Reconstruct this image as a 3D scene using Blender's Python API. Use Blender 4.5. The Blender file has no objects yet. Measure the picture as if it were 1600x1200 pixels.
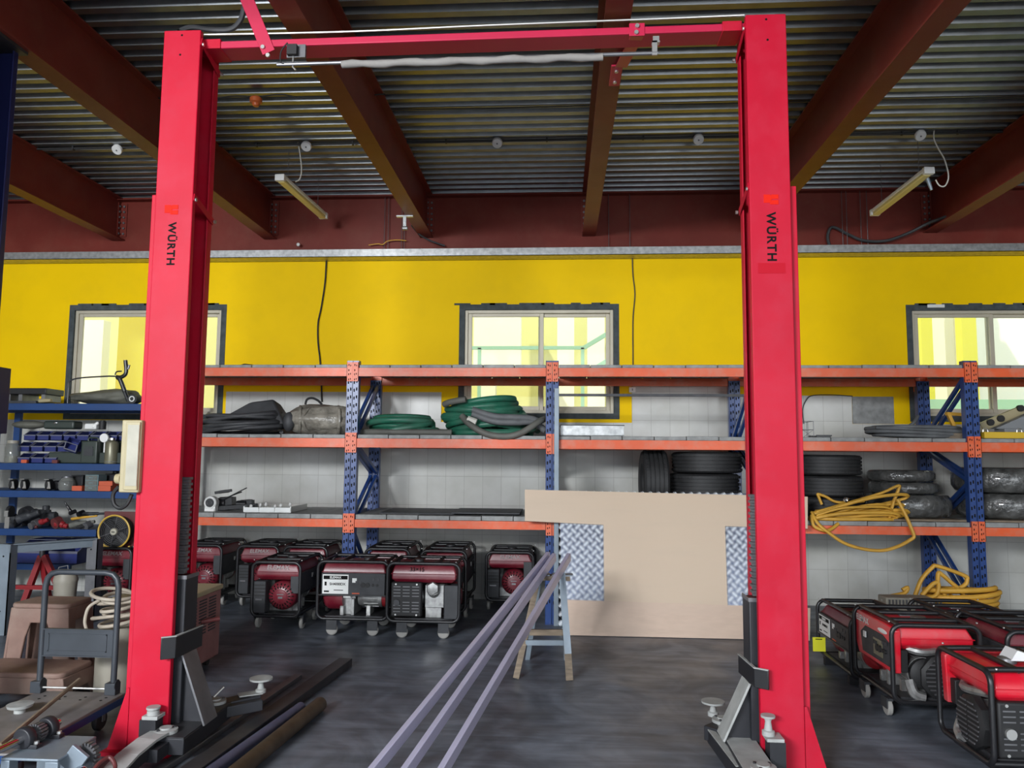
import bpy, math, random
from mathutils import Vector, Matrix, Quaternion
rnd = random.Random(7)
SC = bpy.context.scene
COL = SC.collection
R = math.radians
V = Vector

# ------------------------------------------------------------------ camera
CAM_H = 1.55
AX = Matrix(((0.99803869, 0.00201922, -0.06256756),
             (0.06210461, 0.09357094, 0.99367374),
             (0.00786095, -0.99561057, 0.09326202)))
cd = bpy.data.cameras.new('camera')
cam = bpy.data.objects.new('camera', cd)
COL.objects.link(cam)
m3 = Matrix((( AX[0][0], -AX[0][1], -AX[0][2]),
             ( AX[1][0], -AX[1][1], -AX[1][2]),
             ( AX[2][0], -AX[2][1], -AX[2][2])))
m4 = m3.to_4x4()
m4.translation = (0, 0, CAM_H)
cam.matrix_world = m4
cd.sensor_width = 36.0
cd.lens = 27.0
cd.clip_start = 0.05
SC.camera = cam

# ------------------------------------------------------------------ world, sun, daylight, exposure
SC.view_settings.view_transform = 'Standard'
SC.view_settings.look = 'None'
SC.view_settings.exposure = 0.0
SC.view_settings.gamma = 1.0
SC.view_settings.use_curve_mapping = False
wd = bpy.data.worlds.new('daylight_sky')
SC.world = wd
wd.use_nodes = True
bgn = wd.node_tree.nodes['Background']
bgn.inputs[0].default_value = (0.80, 0.90, 1.0, 1)
bgn.inputs[1].default_value = 2.2

def lamp(name, typ, energy, color, loc, target, **kw):
    ld = bpy.data.lights.new(name, typ)
    ld.energy = energy
    ld.color = color
    for k, v in kw.items():
        setattr(ld, k, v)
    o = bpy.data.objects.new(name, ld)
    COL.objects.link(o)
    o.location = loc
    o.rotation_euler = (V(target) - V(loc)).to_track_quat('-Z', 'Y').to_euler()
    return o
lamp('sun', 'SUN', 7.0, (1.0, 0.95, 0.85), (-6, -4, 12), (0.5, 0.0, 0.0), angle=R(1.0))
# daylight entering the open shop front behind the camera
lamp('daylight_shop_front', 'AREA', 1050, (0.94, 0.97, 1.0), (-4.2, -4.3, 3.65), (0.4, 7.0, 1.5), shape='RECTANGLE', size=2.8, size_y=0.9)
lamp('fill_front_right', 'AREA', 300, (0.95, 0.98, 1.0), (4.6, -7.0, 2.6), (1.5, 8.0, 2.2), shape='RECTANGLE', size=4.5, size_y=3.0)  # soft fill added from the right; no side door stands there

# ------------------------------------------------------------------ pixel <-> world (1600x1200 frame), used to find coordinates on known planes
def ray(px, py):
    return AX @ V((px - 800.0, py - 600.0, 1200.0))
def at(px, py, Y):
    d = ray(px, py)
    return d * (Y / d.y) + V((0, 0, CAM_H))
def atz(px, py, z=0.0):
    d = ray(px, py)
    return d * ((z - CAM_H) / d.z) + V((0, 0, CAM_H))

# ------------------------------------------------------------------ materials
MATS = {}
def mat(name, col, rough=0.5, metal=0.0, var=0.0, vscale=6.0, bump=0.0, bscale=40.0, dirt=None, dirt_amt=0.0, dscale=3.0, stretch=None, coat=0.0, spec=0.5):
    m = bpy.data.materials.new(name)
    m.use_nodes = True
    nt = m.node_tree
    N, L = nt.nodes, nt.links
    b = N['Principled BSDF']
    b.inputs['Base Color'].default_value = (*col, 1)
    b.inputs['Roughness'].default_value = rough
    b.inputs['Metallic'].default_value = metal
    b.inputs['Coat Weight'].default_value = coat
    b.inputs['Specular IOR Level'].default_value = spec
    tc = N.new('ShaderNodeTexCoord')
    src = tc.outputs['Object']
    if stretch:
        mp = N.new('ShaderNodeMapping')
        mp.inputs['Scale'].default_value = stretch
        L.new(src, mp.inputs[0])
        src = mp.outputs[0]
    cur = None
    if var > 0:
        n = N.new('ShaderNodeTexNoise')
        n.inputs['Scale'].default_value = vscale
        n.inputs['Detail'].default_value = 5
        L.new(src, n.inputs['Vector'])
        r = N.new('ShaderNodeValToRGB')
        r.color_ramp.elements[0].position = 0.3
        r.color_ramp.elements[1].position = 0.7
        r.color_ramp.elements[0].color = (*[max(0, c * (1 - var)) for c in col], 1)
        r.color_ramp.elements[1].color = (*[min(1, c * (1 + var)) for c in col], 1)
        L.new(n.outputs['Fac'], r.inputs[0])
        cur = r.outputs[0]
    if dirt:
        n = N.new('ShaderNodeTexNoise')
        n.inputs['Scale'].default_value = dscale
        n.inputs['Detail'].default_value = 8
        n.inputs['Roughness'].default_value = 0.65
        L.new(src, n.inputs['Vector'])
        r = N.new('ShaderNodeValToRGB')
        r.color_ramp.elements[0].position = 0.45
        r.color_ramp.elements[0].color = (0, 0, 0, 1)
        r.color_ramp.elements[1].position = 0.72
        r.color_ramp.elements[1].color = (dirt_amt,) * 3 + (1,)
        L.new(n.outputs['Fac'], r.inputs[0])
        mx = N.new('ShaderNodeMixRGB')
        mx.inputs[1].default_value = (*col, 1)
        if cur:
            L.new(cur, mx.inputs[1])
        mx.inputs[2].default_value = (*dirt, 1)
        L.new(r.outputs[0], mx.inputs[0])
        cur = mx.outputs[0]
    if cur:
        L.new(cur, b.inputs['Base Color'])
    if bump > 0:
        n = N.new('ShaderNodeTexNoise')
        n.inputs['Scale'].default_value = bscale
        n.inputs['Detail'].default_value = 4
        L.new(src, n.inputs['Vector'])
        bp = N.new('ShaderNodeBump')
        bp.inputs['Strength'].default_value = bump
        bp.inputs['Distance'].default_value = 0.01 if bump < 0.9 else 0.022
        L.new(n.outputs['Fac'], bp.inputs['Height'])
        L.new(bp.outputs[0], b.inputs['Normal'])
    MATS[name] = m
    return m

M = {}
M['red'] = mat('red_lift_paint', (0.50, 0.006, 0.028), 0.5, 0, 0.06, 3, 0.02, 25, (0.52, 0.045, 0.08), 0.3, 5, None, 0.0, 0.22)
M['red_dark'] = mat('crimson_beam_paint', (0.52, 0.012, 0.06), 0.45, 0, 0.08, 3)
M['oxide'] = mat('red_oxide_primer', (0.165, 0.028, 0.02), 0.45, 0, 0.12, 2.5, 0.03, 30, (0.2, 0.065, 0.045), 0.4, 4, None, 0.0, 0.2)
M['yellow'] = mat('yellow_wall_paint', (0.93, 0.60, 0.0), 0.6, 0, 0.04, 1.4, 0.02, 60, (0.74, 0.50, 0.01), 0.25, 2.2, None, 0.0, 0.12)
M['galv'] = mat('galvanised_steel', (0.42, 0.43, 0.43), 0.42, 0.75, 0.25, 22)
M['deck_roof'] = mat('galvanised_roof_deck', (0.22, 0.235, 0.25), 0.38, 0.88, 0.12, 9, 0.02, 30, (0.2, 0.19, 0.17), 0.4, 3)
M['zinc'] = mat('zinc_plated_steel', (0.62, 0.62, 0.60), 0.35, 0.8)
M['steel_dark'] = mat('dark_mill_steel', (0.055, 0.055, 0.06), 0.5, 0.5, 0.3, 9)
M['steel_mid'] = mat('grey_mill_steel', (0.18, 0.18, 0.19), 0.42, 0.6, 0.2, 8)
M['purlin'] = mat('bluish_box_section_steel', (0.52, 0.50, 0.66), 0.34, 0.35, 0.08, 4)
M['pipe_blue'] = mat('blue_painted_pipe', (0.10, 0.11, 0.19), 0.4, 0.3, 0.2, 8)
M['pipe_rust'] = mat('rusty_brown_pipe', (0.085, 0.062, 0.042), 0.5, 0.4, 0.35, 9)
M['chrome'] = mat('polished_steel', (0.72, 0.72, 0.72), 0.18, 1.0)
M['alu_cast'] = mat('cast_aluminium', (0.34, 0.34, 0.335), 0.42, 0.7, 0.3, 25)
M['black'] = mat('black_paint', (0.014, 0.014, 0.016), 0.38)
M['black_matt'] = mat('matt_black_plastic', (0.012, 0.012, 0.013), 0.6)
M['charcoal'] = mat('dusty_charcoal', (0.035, 0.037, 0.042), 0.6, 0, 0.25, 12)
M['carriage'] = mat('carriage_black_grey', (0.022, 0.023, 0.028), 0.5, 0.1, 0.2, 8)
M['arm_grey'] = mat('pale_arm_top_grey', (0.36, 0.37, 0.36), 0.65, 0, 0.15, 12)  # pale grey, also laid on the upper faces of the dark arms
M['rubber'] = mat('tyre_rubber', (0.016, 0.016, 0.017), 0.62, 0, 0.25, 15, 0.05, 60)
M['hose_black'] = mat('black_hose_rubber', (0.045, 0.046, 0.05), 0.55, 0, 0.3, 6)
M['hose_grey'] = mat('dusty_grey_hose', (0.12, 0.125, 0.13), 0.65, 0, 0.25, 6)
M['hose_green'] = mat('green_hose_rubber', (0.02, 0.145, 0.088), 0.42, 0, 0.25, 5, 0, 40, (0.09, 0.12, 0.10), 0.6, 3)
M['hose_dusty'] = mat('dusty_olive_hose', (0.12, 0.12, 0.105), 0.6, 0, 0.2, 5)
M['hose_yellow'] = mat('ochre_yellow_hose', (0.64, 0.35, 0.045), 0.5, 0, 0.15, 5)
M['orange'] = mat('orange_rack_paint', (0.74, 0.105, 0.022), 0.4, 0, 0.06, 5, 0, 40, (0.55, 0.28, 0.2), 0.5, 7)
M['rack_blue'] = mat('blue_rack_paint', (0.012, 0.048, 0.20), 0.32, 0, 0.15, 6, 0, 40, (0.14, 0.17, 0.24), 0.15, 14)
M['shelf_blue'] = mat('blue_shelf_paint', (0.009, 0.045, 0.16), 0.4, 0, 0.1, 5)
M['navy'] = mat('navy_lift_paint', (0.012, 0.016, 0.075), 0.4, 0, 0.1, 4)
M['panel'] = mat('dusty_deck_panel', (0.26, 0.265, 0.26), 0.6, 0.2, 0.25, 14)
M['frame_beige'] = mat('beige_aluminium', (0.50, 0.46, 0.36), 0.45, 0.15, 0.06, 5)
M['cement'] = mat('raw_cement_border', (0.055, 0.068, 0.072), 0.8, 0, 0.3, 14, 0.2, 50)
M['white'] = mat('white_plastic', (0.78, 0.78, 0.76), 0.4)
M['cream'] = mat('cream_enamel', (0.38, 0.325, 0.19), 0.4, 0, 0.08, 6)
M['cream_lt'] = mat('pale_cream_sheet', (0.38, 0.36, 0.29), 0.3, 0, 0.15, 9)
M['diffuser'] = mat('yellowed_diffuser', (0.72, 0.60, 0.24), 0.35)
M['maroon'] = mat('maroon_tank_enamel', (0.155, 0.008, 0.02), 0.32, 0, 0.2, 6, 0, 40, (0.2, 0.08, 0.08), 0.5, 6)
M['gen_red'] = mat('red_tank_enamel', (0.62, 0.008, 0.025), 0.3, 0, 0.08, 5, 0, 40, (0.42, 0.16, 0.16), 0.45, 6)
M['label'] = mat('label_white', (0.75, 0.76, 0.74), 0.5)
M['ink'] = mat('black_ink', (0.008, 0.008, 0.008), 0.7, spec=0.1)
M['logo_red'] = mat('logo_red', (0.70, 0.018, 0.008), 0.6, spec=0.1)
M['patch_red'] = mat('deep_red_patch', (0.46, 0.004, 0.018), 0.5, spec=0.15)
M['tag_yellow'] = mat('yellow_tag_paper', (0.82, 0.80, 0.03), 0.6)
M['plywood'] = mat('plywood_veneer', (0.60, 0.47, 0.35), 0.5, 0, 0.04, 2, 0.01, 40, (0.52, 0.39, 0.28), 0.35, 2.0, (1, 5, 5))
M['plywood_pink'] = mat('pinkish_plywood_veneer', (0.60, 0.45, 0.35), 0.5, 0, 0.06, 2, 0.01, 40, (0.46, 0.33, 0.25), 0.5, 2.5, (1, 4, 4))
M['faint_print'] = mat('faded_tank_print', (0.36, 0.30, 0.30), 0.5)
M['wood'] = mat('weathered_timber', (0.19, 0.145, 0.10), 0.7, 0, 0.3, 9, 0.1, 40, None, 0, 3, (1, 1, 6))
M['tread'] = mat('aluminium_tread_bars', (0.88, 0.92, 1.0), 0.34, 0.3, 0.06, 20)  # sky sheen on the raised bars put into a pale blue colour
M['tread_base'] = mat('shaded_grimy_tread_plate', (0.16, 0.18, 0.24), 0.3, 0.9, 0.2, 20)  # recess shade and grime between the bars put into a darker colour
M['film'] = mat('dusty_plastic_film', (0.075, 0.075, 0.072), 0.2, 0, 0.5, 9, 1.0, 18, None, 0, 3, None, 0.5)
M['film_pale'] = mat('pale_plastic_wrap', (0.24, 0.22, 0.185), 0.3, 0, 0.45, 8, 1.0, 12)
M['bin_blue'] = mat('blue_bin_plastic', (0.018, 0.028, 0.15), 0.4, 0, 0.15, 8)
M['bin_grey'] = mat('bin_rim_grey', (0.12, 0.125, 0.17), 0.5)
M['dark_green'] = mat('dark_green_case', (0.03, 0.042, 0.035), 0.45)
M['olive'] = mat('olive_canister', (0.19, 0.18, 0.12), 0.35, 0.3, 0.15, 6)
M['teal'] = mat('teal_plastic', (0.14, 0.22, 0.24), 0.35)
M['orange_box'] = mat('orange_red_card', (0.52, 0.09, 0.035), 0.55)
M['stool'] = mat('dusty_pink_plastic', (0.24, 0.145, 0.115), 0.6, 0, 0.15, 8, 0, 40, (0.26, 0.21, 0.17), 0.6, 4)
M['trolley'] = mat('grey_trolley_enamel', (0.045, 0.052, 0.062), 0.4, 0.1, 0.15, 6)
M['trolley_deck'] = mat('dusty_trolley_deck', (0.20, 0.185, 0.18), 0.55, 0.1, 0.25, 6)
M['bluegrey'] = mat('bluegrey_steel', (0.22, 0.265, 0.31), 0.45, 0.3, 0.12, 8)
M['jack_red'] = mat('dark_red_jack', (0.26, 0.015, 0.02), 0.45)
M['welder'] = mat('dusty_pink_welder', (0.28, 0.13, 0.12), 0.5, 0, 0.2, 7)
M['bucket'] = mat('dirty_cream_bucket', (0.34, 0.315, 0.26), 0.5, 0, 0.12, 6)
M['beige_cable'] = mat('beige_cable', (0.46, 0.40, 0.32), 0.55)
M['white_cable'] = mat('white_cable', (0.62, 0.60, 0.54), 0.5)
M['brass_yellow'] = mat('yellow_fan_ring', (0.56, 0.36, 0.06), 0.4)
M['foam'] = mat('pale_grey_foam_cover', (0.27, 0.255, 0.24), 0.8, 0, 0.12, 8, 0.25, 20)
M['cloth'] = mat('dusty_olive_tarp', (0.105, 0.105, 0.085), 0.7, 0, 0.3, 6, 0.5, 12)
M['detector'] = mat('orange_detector', (0.62, 0.14, 0.04), 0.35)
M['grip'] = mat('brown_grip', (0.12, 0.03, 0.03), 0.4)
M['paper'] = mat('white_paper', (0.78, 0.79, 0.80), 0.7)
M['wheel_grey'] = mat('grey_castor_rubber', (0.32, 0.31, 0.29), 0.6)
M['ladder_yellow'] = mat('yellow_rail_paint', (0.62, 0.40, 0.02), 0.45)
M['silver_cover'] = mat('grey_panel_enamel', (0.20, 0.21, 0.22), 0.4)
M['ext_wall'] = mat('sunlit_yellow_render', (0.66, 0.64, 0.27), 0.8)
M['ext_yellow'] = mat('outside_yellow_pier', (0.62, 0.58, 0.06), 0.8)
M['ext_white'] = mat('sunlit_white_render', (0.86, 0.84, 0.74), 0.8)
M['ext_teal'] = mat('teal_handrail', (0.30, 0.55, 0.48), 0.5)
M['ext_ground'] = mat('pale_yard_concrete', (0.30, 0.29, 0.26), 0.9, 0, 0.1, 2)
M['concrete'] = mat('yard_asphalt', (0.09, 0.09, 0.09), 0.9, 0, 0.15, 2)
M['plaster'] = mat('side_wall_plaster', (0.42, 0.41, 0.38), 0.8, 0, 0.1, 2)

def glass_mat(name, tint, dust, gloss=0.03):
    m = bpy.data.materials.new(name)
    m.use_nodes = True
    nt = m.node_tree
    N, L = nt.nodes, nt.links
    N.remove(N['Principled BSDF'])
    out = N['Material Output']
    tr = N.new('ShaderNodeBsdfTransparent'); tr.inputs[0].default_value = (*tint, 1)
    df = N.new('ShaderNodeBsdfDiffuse'); df.inputs[0].default_value = (0.6, 0.62, 0.6, 1)
    gl = N.new('ShaderNodeBsdfGlossy'); gl.inputs['Roughness'].default_value = 0.05
    a = N.new('ShaderNodeMixShader'); a.inputs[0].default_value = dust
    c = N.new('ShaderNodeMixShader')
    L.new(tr.outputs[0], a.inputs[1]); L.new(df.outputs[0], a.inputs[2])
    c.inputs[0].default_value = gloss; L.new(a.outputs[0], c.inputs[1]); L.new(gl.outputs[0], c.inputs[2])
    L.new(c.outputs[0], out.inputs[0])
    return m
M['glass'] = glass_mat('window_glass', (0.95, 0.97, 0.93), 0.06)
M['glass_door'] = glass_mat('dusty_door_glass', (0.93, 0.95, 0.95), 0.05)
M['jar'] = glass_mat('smoky_glass_jar', (0.55, 0.56, 0.50), 0.22)

def floor_mat():
    m = mat('worn_grey_epoxy_floor', (0.068, 0.076, 0.088), 0.42)
    nt = m.node_tree; N, L = nt.nodes, nt.links
    b = N['Principled BSDF']
    tc = N.new('ShaderNodeTexCoord')
    def noise(scale, det, dist=0.0, sc=None):
        n = N.new('ShaderNodeTexNoise'); n.inputs['Scale'].default_value = scale; n.inputs['Detail'].default_value = det; n.inputs['Distortion'].default_value = dist
        if sc:
            mp = N.new('ShaderNodeMapping'); mp.inputs['Scale'].default_value = sc; mp.inputs['Rotation'].default_value = (0, 0, R(35)); L.new(tc.outputs['Object'], mp.inputs[0]); L.new(mp.outputs[0], n.inputs['Vector'])
        else:
            L.new(tc.outputs['Object'], n.inputs['Vector'])
        return n.outputs['Fac']
    def ramp(fac, p0, c0, p1, c1):
        r = N.new('ShaderNodeValToRGB'); e = r.color_ramp.elements
        e[0].position = p0; e[0].color = (*c0, 1); e[1].position = p1; e[1].color = (*c1, 1)
        L.new(fac, r.inputs[0]); return r.outputs[0]
    def mul(a, bb, typ='MULTIPLY', f=1.0):
        x = N.new('ShaderNodeMixRGB'); x.blend_type = typ; x.inputs[0].default_value = f
        L.new(a, x.inputs[1]); L.new(bb, x.inputs[2]); return x.outputs[0]
    base = ramp(noise(0.9, 6, 0.4), 0.3, (0.084, 0.098, 0.122), 0.72, (0.155, 0.176, 0.212))
    sw = ramp(noise(1.6, 8, 2.5), 0.40, (0.74,) * 3, 0.64, (1.3,) * 3)
    st = ramp(noise(5, 7, 0.8, (0.35, 3.0, 1)), 0.35, (0.80,) * 3, 0.66, (1.22,) * 3)
    sp = ramp(noise(38, 3), 0.72, (0, 0, 0), 0.80, (0.10, 0.10, 0.10))
    c = mul(mul(base, sw), st)
    c = mul(c, sp, 'ADD', 0.6)
    L.new(c, b.inputs['Base Color'])
    rr = ramp(noise(2.2, 6, 1.0), 0.3, (0.30,) * 3, 0.7, (0.55,) * 3)
    L.new(rr, b.inputs['Roughness'])
    return m
M['floor'] = floor_mat()

def tile_mat(name, tw, th, c1, c2, mortar):
    m = mat(name, c1, 0.28)
    nt = m.node_tree; N, L = nt.nodes, nt.links
    b = N['Principled BSDF']
    tc = N.new('ShaderNodeTexCoord')
    mp = N.new('ShaderNodeMapping'); mp.inputs['Rotation'].default_value = (R(90), 0, 0)
    mp.inputs['Location'].default_value = (0.03, 0.06, 0)
    L.new(tc.outputs['Object'], mp.inputs[0])
    br = N.new('ShaderNodeTexBrick')
    br.offset = 0.0
    br.inputs['Scale'].default_value = 1.0
    br.inputs['Mortar Size'].default_value = 0.0022
    br.inputs['Mortar Smooth'].default_value = 0.2
    br.inputs['Brick Width'].default_value = tw
    br.inputs['Row Height'].default_value = th
    br.inputs['Color1'].default_value = (*c1, 1)
    br.inputs['Color2'].default_value = (*c2, 1)
    br.inputs['Mortar'].default_value = (*mortar, 1)
    L.new(mp.outputs[0], br.inputs['Vector'])
    n = N.new('ShaderNodeTexNoise'); n.inputs['Scale'].default_value = 2.0; n.inputs['Detail'].default_value = 8
    L.new(tc.outputs['Object'], n.inputs['Vector'])
    r = N.new('ShaderNodeValToRGB'); e = r.color_ramp.elements
    e[0].position = 0.35; e[0].color = (0.72, 0.71, 0.67, 1); e[1].position = 0.65; e[1].color = (1, 1, 1, 1)
    L.new(n.outputs['Fac'], r.inputs[0])
    x = N.new('ShaderNodeMixRGB'); x.blend_type = 'MULTIPLY'; x.inputs[0].default_value = 0.8
    L.new(br.outputs['Color'], x.inputs[1]); L.new(r.outputs[0], x.inputs[2])
    L.new(x.outputs[0], b.inputs['Base Color'])
    bp = N.new('ShaderNodeBump'); bp.inputs['Strength'].default_value = 0.4; bp.inputs['Distance'].default_value = 0.003
    bp.invert = True
    L.new(br.outputs['Fac'], bp.inputs['Height']); L.new(bp.outputs[0], b.inputs['Normal'])
    return m
M['tile'] = tile_mat('dusty_white_wall_tile', 0.205, 0.315, (0.60, 0.60, 0.57), (0.56, 0.56, 0.535), (0.40, 0.39, 0.37))
M['stripes_tan'] = M['wood']

# ------------------------------------------------------------------ mesh builder
class MB:
    def __init__(s):
        s.v = []; s.f = []; s.m = []; s.mi = 0; s.T = None
    def add(s, vs, fs):
        o = len(s.v)
        if s.T is not None:
            vs = [s.T @ V(p) for p in vs]
        s.v += [tuple(p) for p in vs]
        s.f += [tuple(i + o for i in f) for f in fs]
        s.m += [s.mi] * len(fs)
        return s
    def box(s, c, d, rot=None):
        x, y, z = d[0] / 2, d[1] / 2, d[2] / 2
        vs = [V((a * x, b * y, e * z)) for a in (-1, 1) for b in (-1, 1) for e in (-1, 1)]
        if rot is not None:
            vs = [rot @ p for p in vs]
        c = V(c)
        return s.add([p + c for p in vs], [(0, 1, 3, 2), (4, 6, 7, 5), (0, 4, 5, 1), (2, 3, 7, 6), (0, 2, 6, 4), (1, 5, 7, 3)])
    def bb(s, a, b):
        return s.box([(a[i] + b[i]) / 2 for i in range(3)], [abs(b[i] - a[i]) for i in range(3)])
    def bar(s, p0, p1, w, h, up=(0, 0, 1)):
        p0, p1 = V(p0), V(p1)
        d = (p1 - p0).normalized()
        u = V(up)
        sd = d.cross(u)
        if sd.length < 1e-4:
            sd = d.cross(V((0, 1, 0)))
        sd.normalize()
        u = sd.cross(d)
        vs = []
        for p in (p0, p1):
            for a, b in ((-1, -1), (1, -1), (1, 1), (-1, 1)):
                vs.append(p + sd * (a * w / 2) + u * (b * h / 2))
        return s.add(vs, [(0, 1, 2, 3), (7, 6, 5, 4), (0, 4, 5, 1), (1, 5, 6, 2), (2, 6, 7, 3), (3, 7, 4, 0)])
    def tube(s, pts, r, n=8, closed=False, flat=1.0):
        pts = [V(p) for p in pts]
        k = len(pts)
        rs = r if isinstance(r, (list, tuple)) else [r] * k
        vs, fs = [], []
        prev = None
        for i, p in enumerate(pts):
            a = pts[i - 1] if (i > 0 or closed) else p
            b = pts[(i + 1) % k] if (i < k - 1 or closed) else p
            t = (b - a)
            t = t.normalized() if t.length > 1e-9 else V((0, 0, 1))
            if prev is None:
                u = t.cross(V((0, 0, 1)))
                if u.length < 1e-3:
                    u = t.cross(V((1, 0, 0)))
                u.normalize()
            else:
                u = prev - t * prev.dot(t)
                u = u.normalized() if u.length > 1e-6 else t.orthogonal().normalized()
            prev = u
            w = t.cross(u)
            for j in range(n):
                an = 2 * math.pi * j / n
                vs.append(p + u * (math.cos(an) * rs[i]) + w * (math.sin(an) * rs[i] * flat))
        for i in range(k if closed else k - 1):
            i2 = (i + 1) % k
            for j in range(n):
                j2 = (j + 1) % n
                fs.append((i * n + j, i * n + j2, i2 * n + j2, i2 * n + j))
        if not closed:
            fs.append(tuple(range(n - 1, -1, -1)))
            fs.append(tuple((k - 1) * n + j for j in range(n)))
        return s.add(vs, fs)
    def cyl(s, p0, p1, r, r2=None, n=16):
        return s.tube([p0, p1], [r, r if r2 is None else r2], n)
    def lathe(s, prof, c=(0, 0, 0), axis='Z', n=28, rot=None):
        vs, fs = [], []
        for rr, z in prof:
            for j in range(n):
                a = 2 * math.pi * j / n
                p = (rr * math.cos(a), rr * math.sin(a), z)
                if axis == 'X':
                    p = (p[2], p[0], p[1])
                elif axis == 'Y':
                    p = (p[1], p[2], p[0])
                p = V(p)
                if rot is not None:
                    p = rot @ p
                vs.append(p + V(c))
        k = len(prof)
        for i in range(k - 1):
            for j in range(n):
                j2 = (j + 1) % n
                fs.append((i * n + j, i * n + j2, (i + 1) * n + j2, (i + 1) * n + j))
        if prof[0][0] > 1e-6 and prof[0] != prof[-1]:
            fs.append(tuple(range(n - 1, -1, -1)))
            fs.append(tuple((k - 1) * n + j for j in range(n)))
        return s.add(vs, fs)
    def ell(s, c, rad, nu=14, nv=9):
        vs, fs = [], []
        for i in range(nv + 1):
            th = math.pi * i / nv
            for j in range(nu):
                a = 2 * math.pi * j / nu
                vs.append((c[0] + rad[0] * math.sin(th) * math.cos(a), c[1] + rad[1] * math.sin(th) * math.sin(a), c[2] + rad[2] * math.cos(th)))
        for i in range(nv):
            for j in range(nu):
                j2 = (j + 1) % nu
                fs.append((i * nu + j, (i + 1) * nu + j, (i + 1) * nu + j2, i * nu + j2))
        return s.add(vs, fs)
    def torus(s, c, Rr, r, axis='Z', n=28, k=8, arc=None):
        pts = []
        for i in range(n):
            a = 2 * math.pi * i / n
            p = (Rr * math.cos(a), Rr * math.sin(a), 0)
            if axis == 'X':
                p = (0, p[0], p[1])
            elif axis == 'Y':
                p = (p[0], 0, p[1])
            pts.append(V(p) + V(c))
        return s.tube(pts, r, k, closed=True)
    def prism(s, poly, o, ax_u, ax_v, ext):
        o, ax_u, ax_v, ext = V(o), V(ax_u), V(ax_v), V(ext)
        k = len(poly)
        vs = [o + ax_u * p[0] + ax_v * p[1] for p in poly]
        vs += [p + ext for p in vs]
        fs = [tuple(range(k)), tuple(range(2 * k - 1, k - 1, -1))]
        for i in range(k):
            j = (i + 1) % k
            fs.append((i, i + k, j + k, j))
        return s.add(vs, fs)
    def build(s, name, mats, parent=None, loc=None, world=False, bevel=0.0, smooth=35, seg=2, label=None):
        off = V((0, 0, 0))
        if parent is not None and world:
            p = parent
            while p is not None:
                off = off + p.location
                p = p.parent
        if parent is None and loc is not None:
            off = V(loc)
        me = bpy.data.meshes.new(name)
        me.from_pydata([tuple(V(p) - off) for p in s.v], [], s.f)
        if not isinstance(mats, (list, tuple)):
            mats = [mats]
        for m_ in mats:
            me.materials.append(M[m_] if isinstance(m_, str) else m_)
        if len(mats) > 1:
            me.polygons.foreach_set('material_index', s.m)
        me.update()
        import bmesh
        bm = bmesh.new(); bm.from_mesh(me)
        bmesh.ops.recalc_face_normals(bm, faces=bm.faces)
        bm.to_mesh(me); bm.free()
        if smooth:
            me.polygons.foreach_set('use_smooth', [True] * len(me.polygons))
            me.set_sharp_from_angle(angle=R(smooth))
        o = bpy.data.objects.new(name, me)
        COL.objects.link(o)
        if parent is not None:
            o.parent = parent
        elif loc is not None:
            o.location = loc
        if bevel:
            md = o.modifiers.new('edge', 'BEVEL')
            md.width = bevel; md.segments = seg; md.limit_method = 'ANGLE'; md.angle_limit = R(40)
        if label:
            o['label'] = label
        return o

def tag(o, label, cat, group=None, kind=None):
    o['label'] = label; o['category'] = cat
    if group: o['group'] = group
    if kind: o['kind'] = kind
    return o
def thing(name, label, cat, loc=(0, 0, 0), rz=0.0, group=None):
    o = bpy.data.objects.new(name, None)
    COL.objects.link(o)
    o.location = loc; o.rotation_euler = (0, 0, rz); o.empty_display_size = 0.1
    return tag(o, label, cat, group)
def struct(name, mb, mats, parent=None, **kw):
    o = mb.build(name, mats, parent, **kw)
    if parent is None:
        o['kind'] = 'structure'
    return o
def copy_tree(o, parent=None):
    c = o.copy(); COL.objects.link(c)
    if parent is not None: c.parent = parent
    for ch in list(o.children): copy_tree(ch, c)
    return c
def text(name, body, size, m, parent, loc, rot, bold=0.0, depth=0.0006, align='CENTER', sx=1.0, world=False, space=1.0):
    cu = bpy.data.curves.new(name, 'FONT')
    cu.body = body; cu.size = size; cu.align_x = align; cu.align_y = 'CENTER'
    cu.extrude = depth; cu.offset = bold; cu.space_character = space
    cu.materials.append(M[m])
    o = bpy.data.objects.new(name, cu)
    COL.objects.link(o)
    l = V(loc)
    if parent is not None and world:
        p = parent
        while p is not None:
            l = l - p.location; p = p.parent
    bpy.context.view_layer.update()
    me = bpy.data.meshes.new_from_object(o.evaluated_get(bpy.context.evaluated_depsgraph_get()))
    bpy.data.objects.remove(o); bpy.data.curves.remove(cu)
    me.name = name
    o = bpy.data.objects.new(name, me)
    COL.objects.link(o)
    o.parent = parent
    o.location = l; o.rotation_euler = rot; o.scale = (sx, 1, 1)
    return o
def smooth_path(pts, n=6, closed=False):
    P = [V(p) for p in pts]; k = len(P); out = []
    rng = range(k) if closed else range(k - 1)
    for i in rng:
        p1, p2 = P[i], P[(i + 1) % k]
        p0 = P[i - 1] if (i > 0 or closed) else p1
        p3 = P[(i + 2) % k] if (i + 2 < k or closed) else p2
        for j in range(n):
            t = j / n
            out.append(0.5 * ((2 * p1) + (p2 - p0) * t + (2 * p0 - 5 * p1 + 4 * p2 - p3) * t * t + (3 * p1 - p0 - 3 * p2 + p3) * t ** 3))
    if not closed: out.append(P[-1])
    return out
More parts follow.
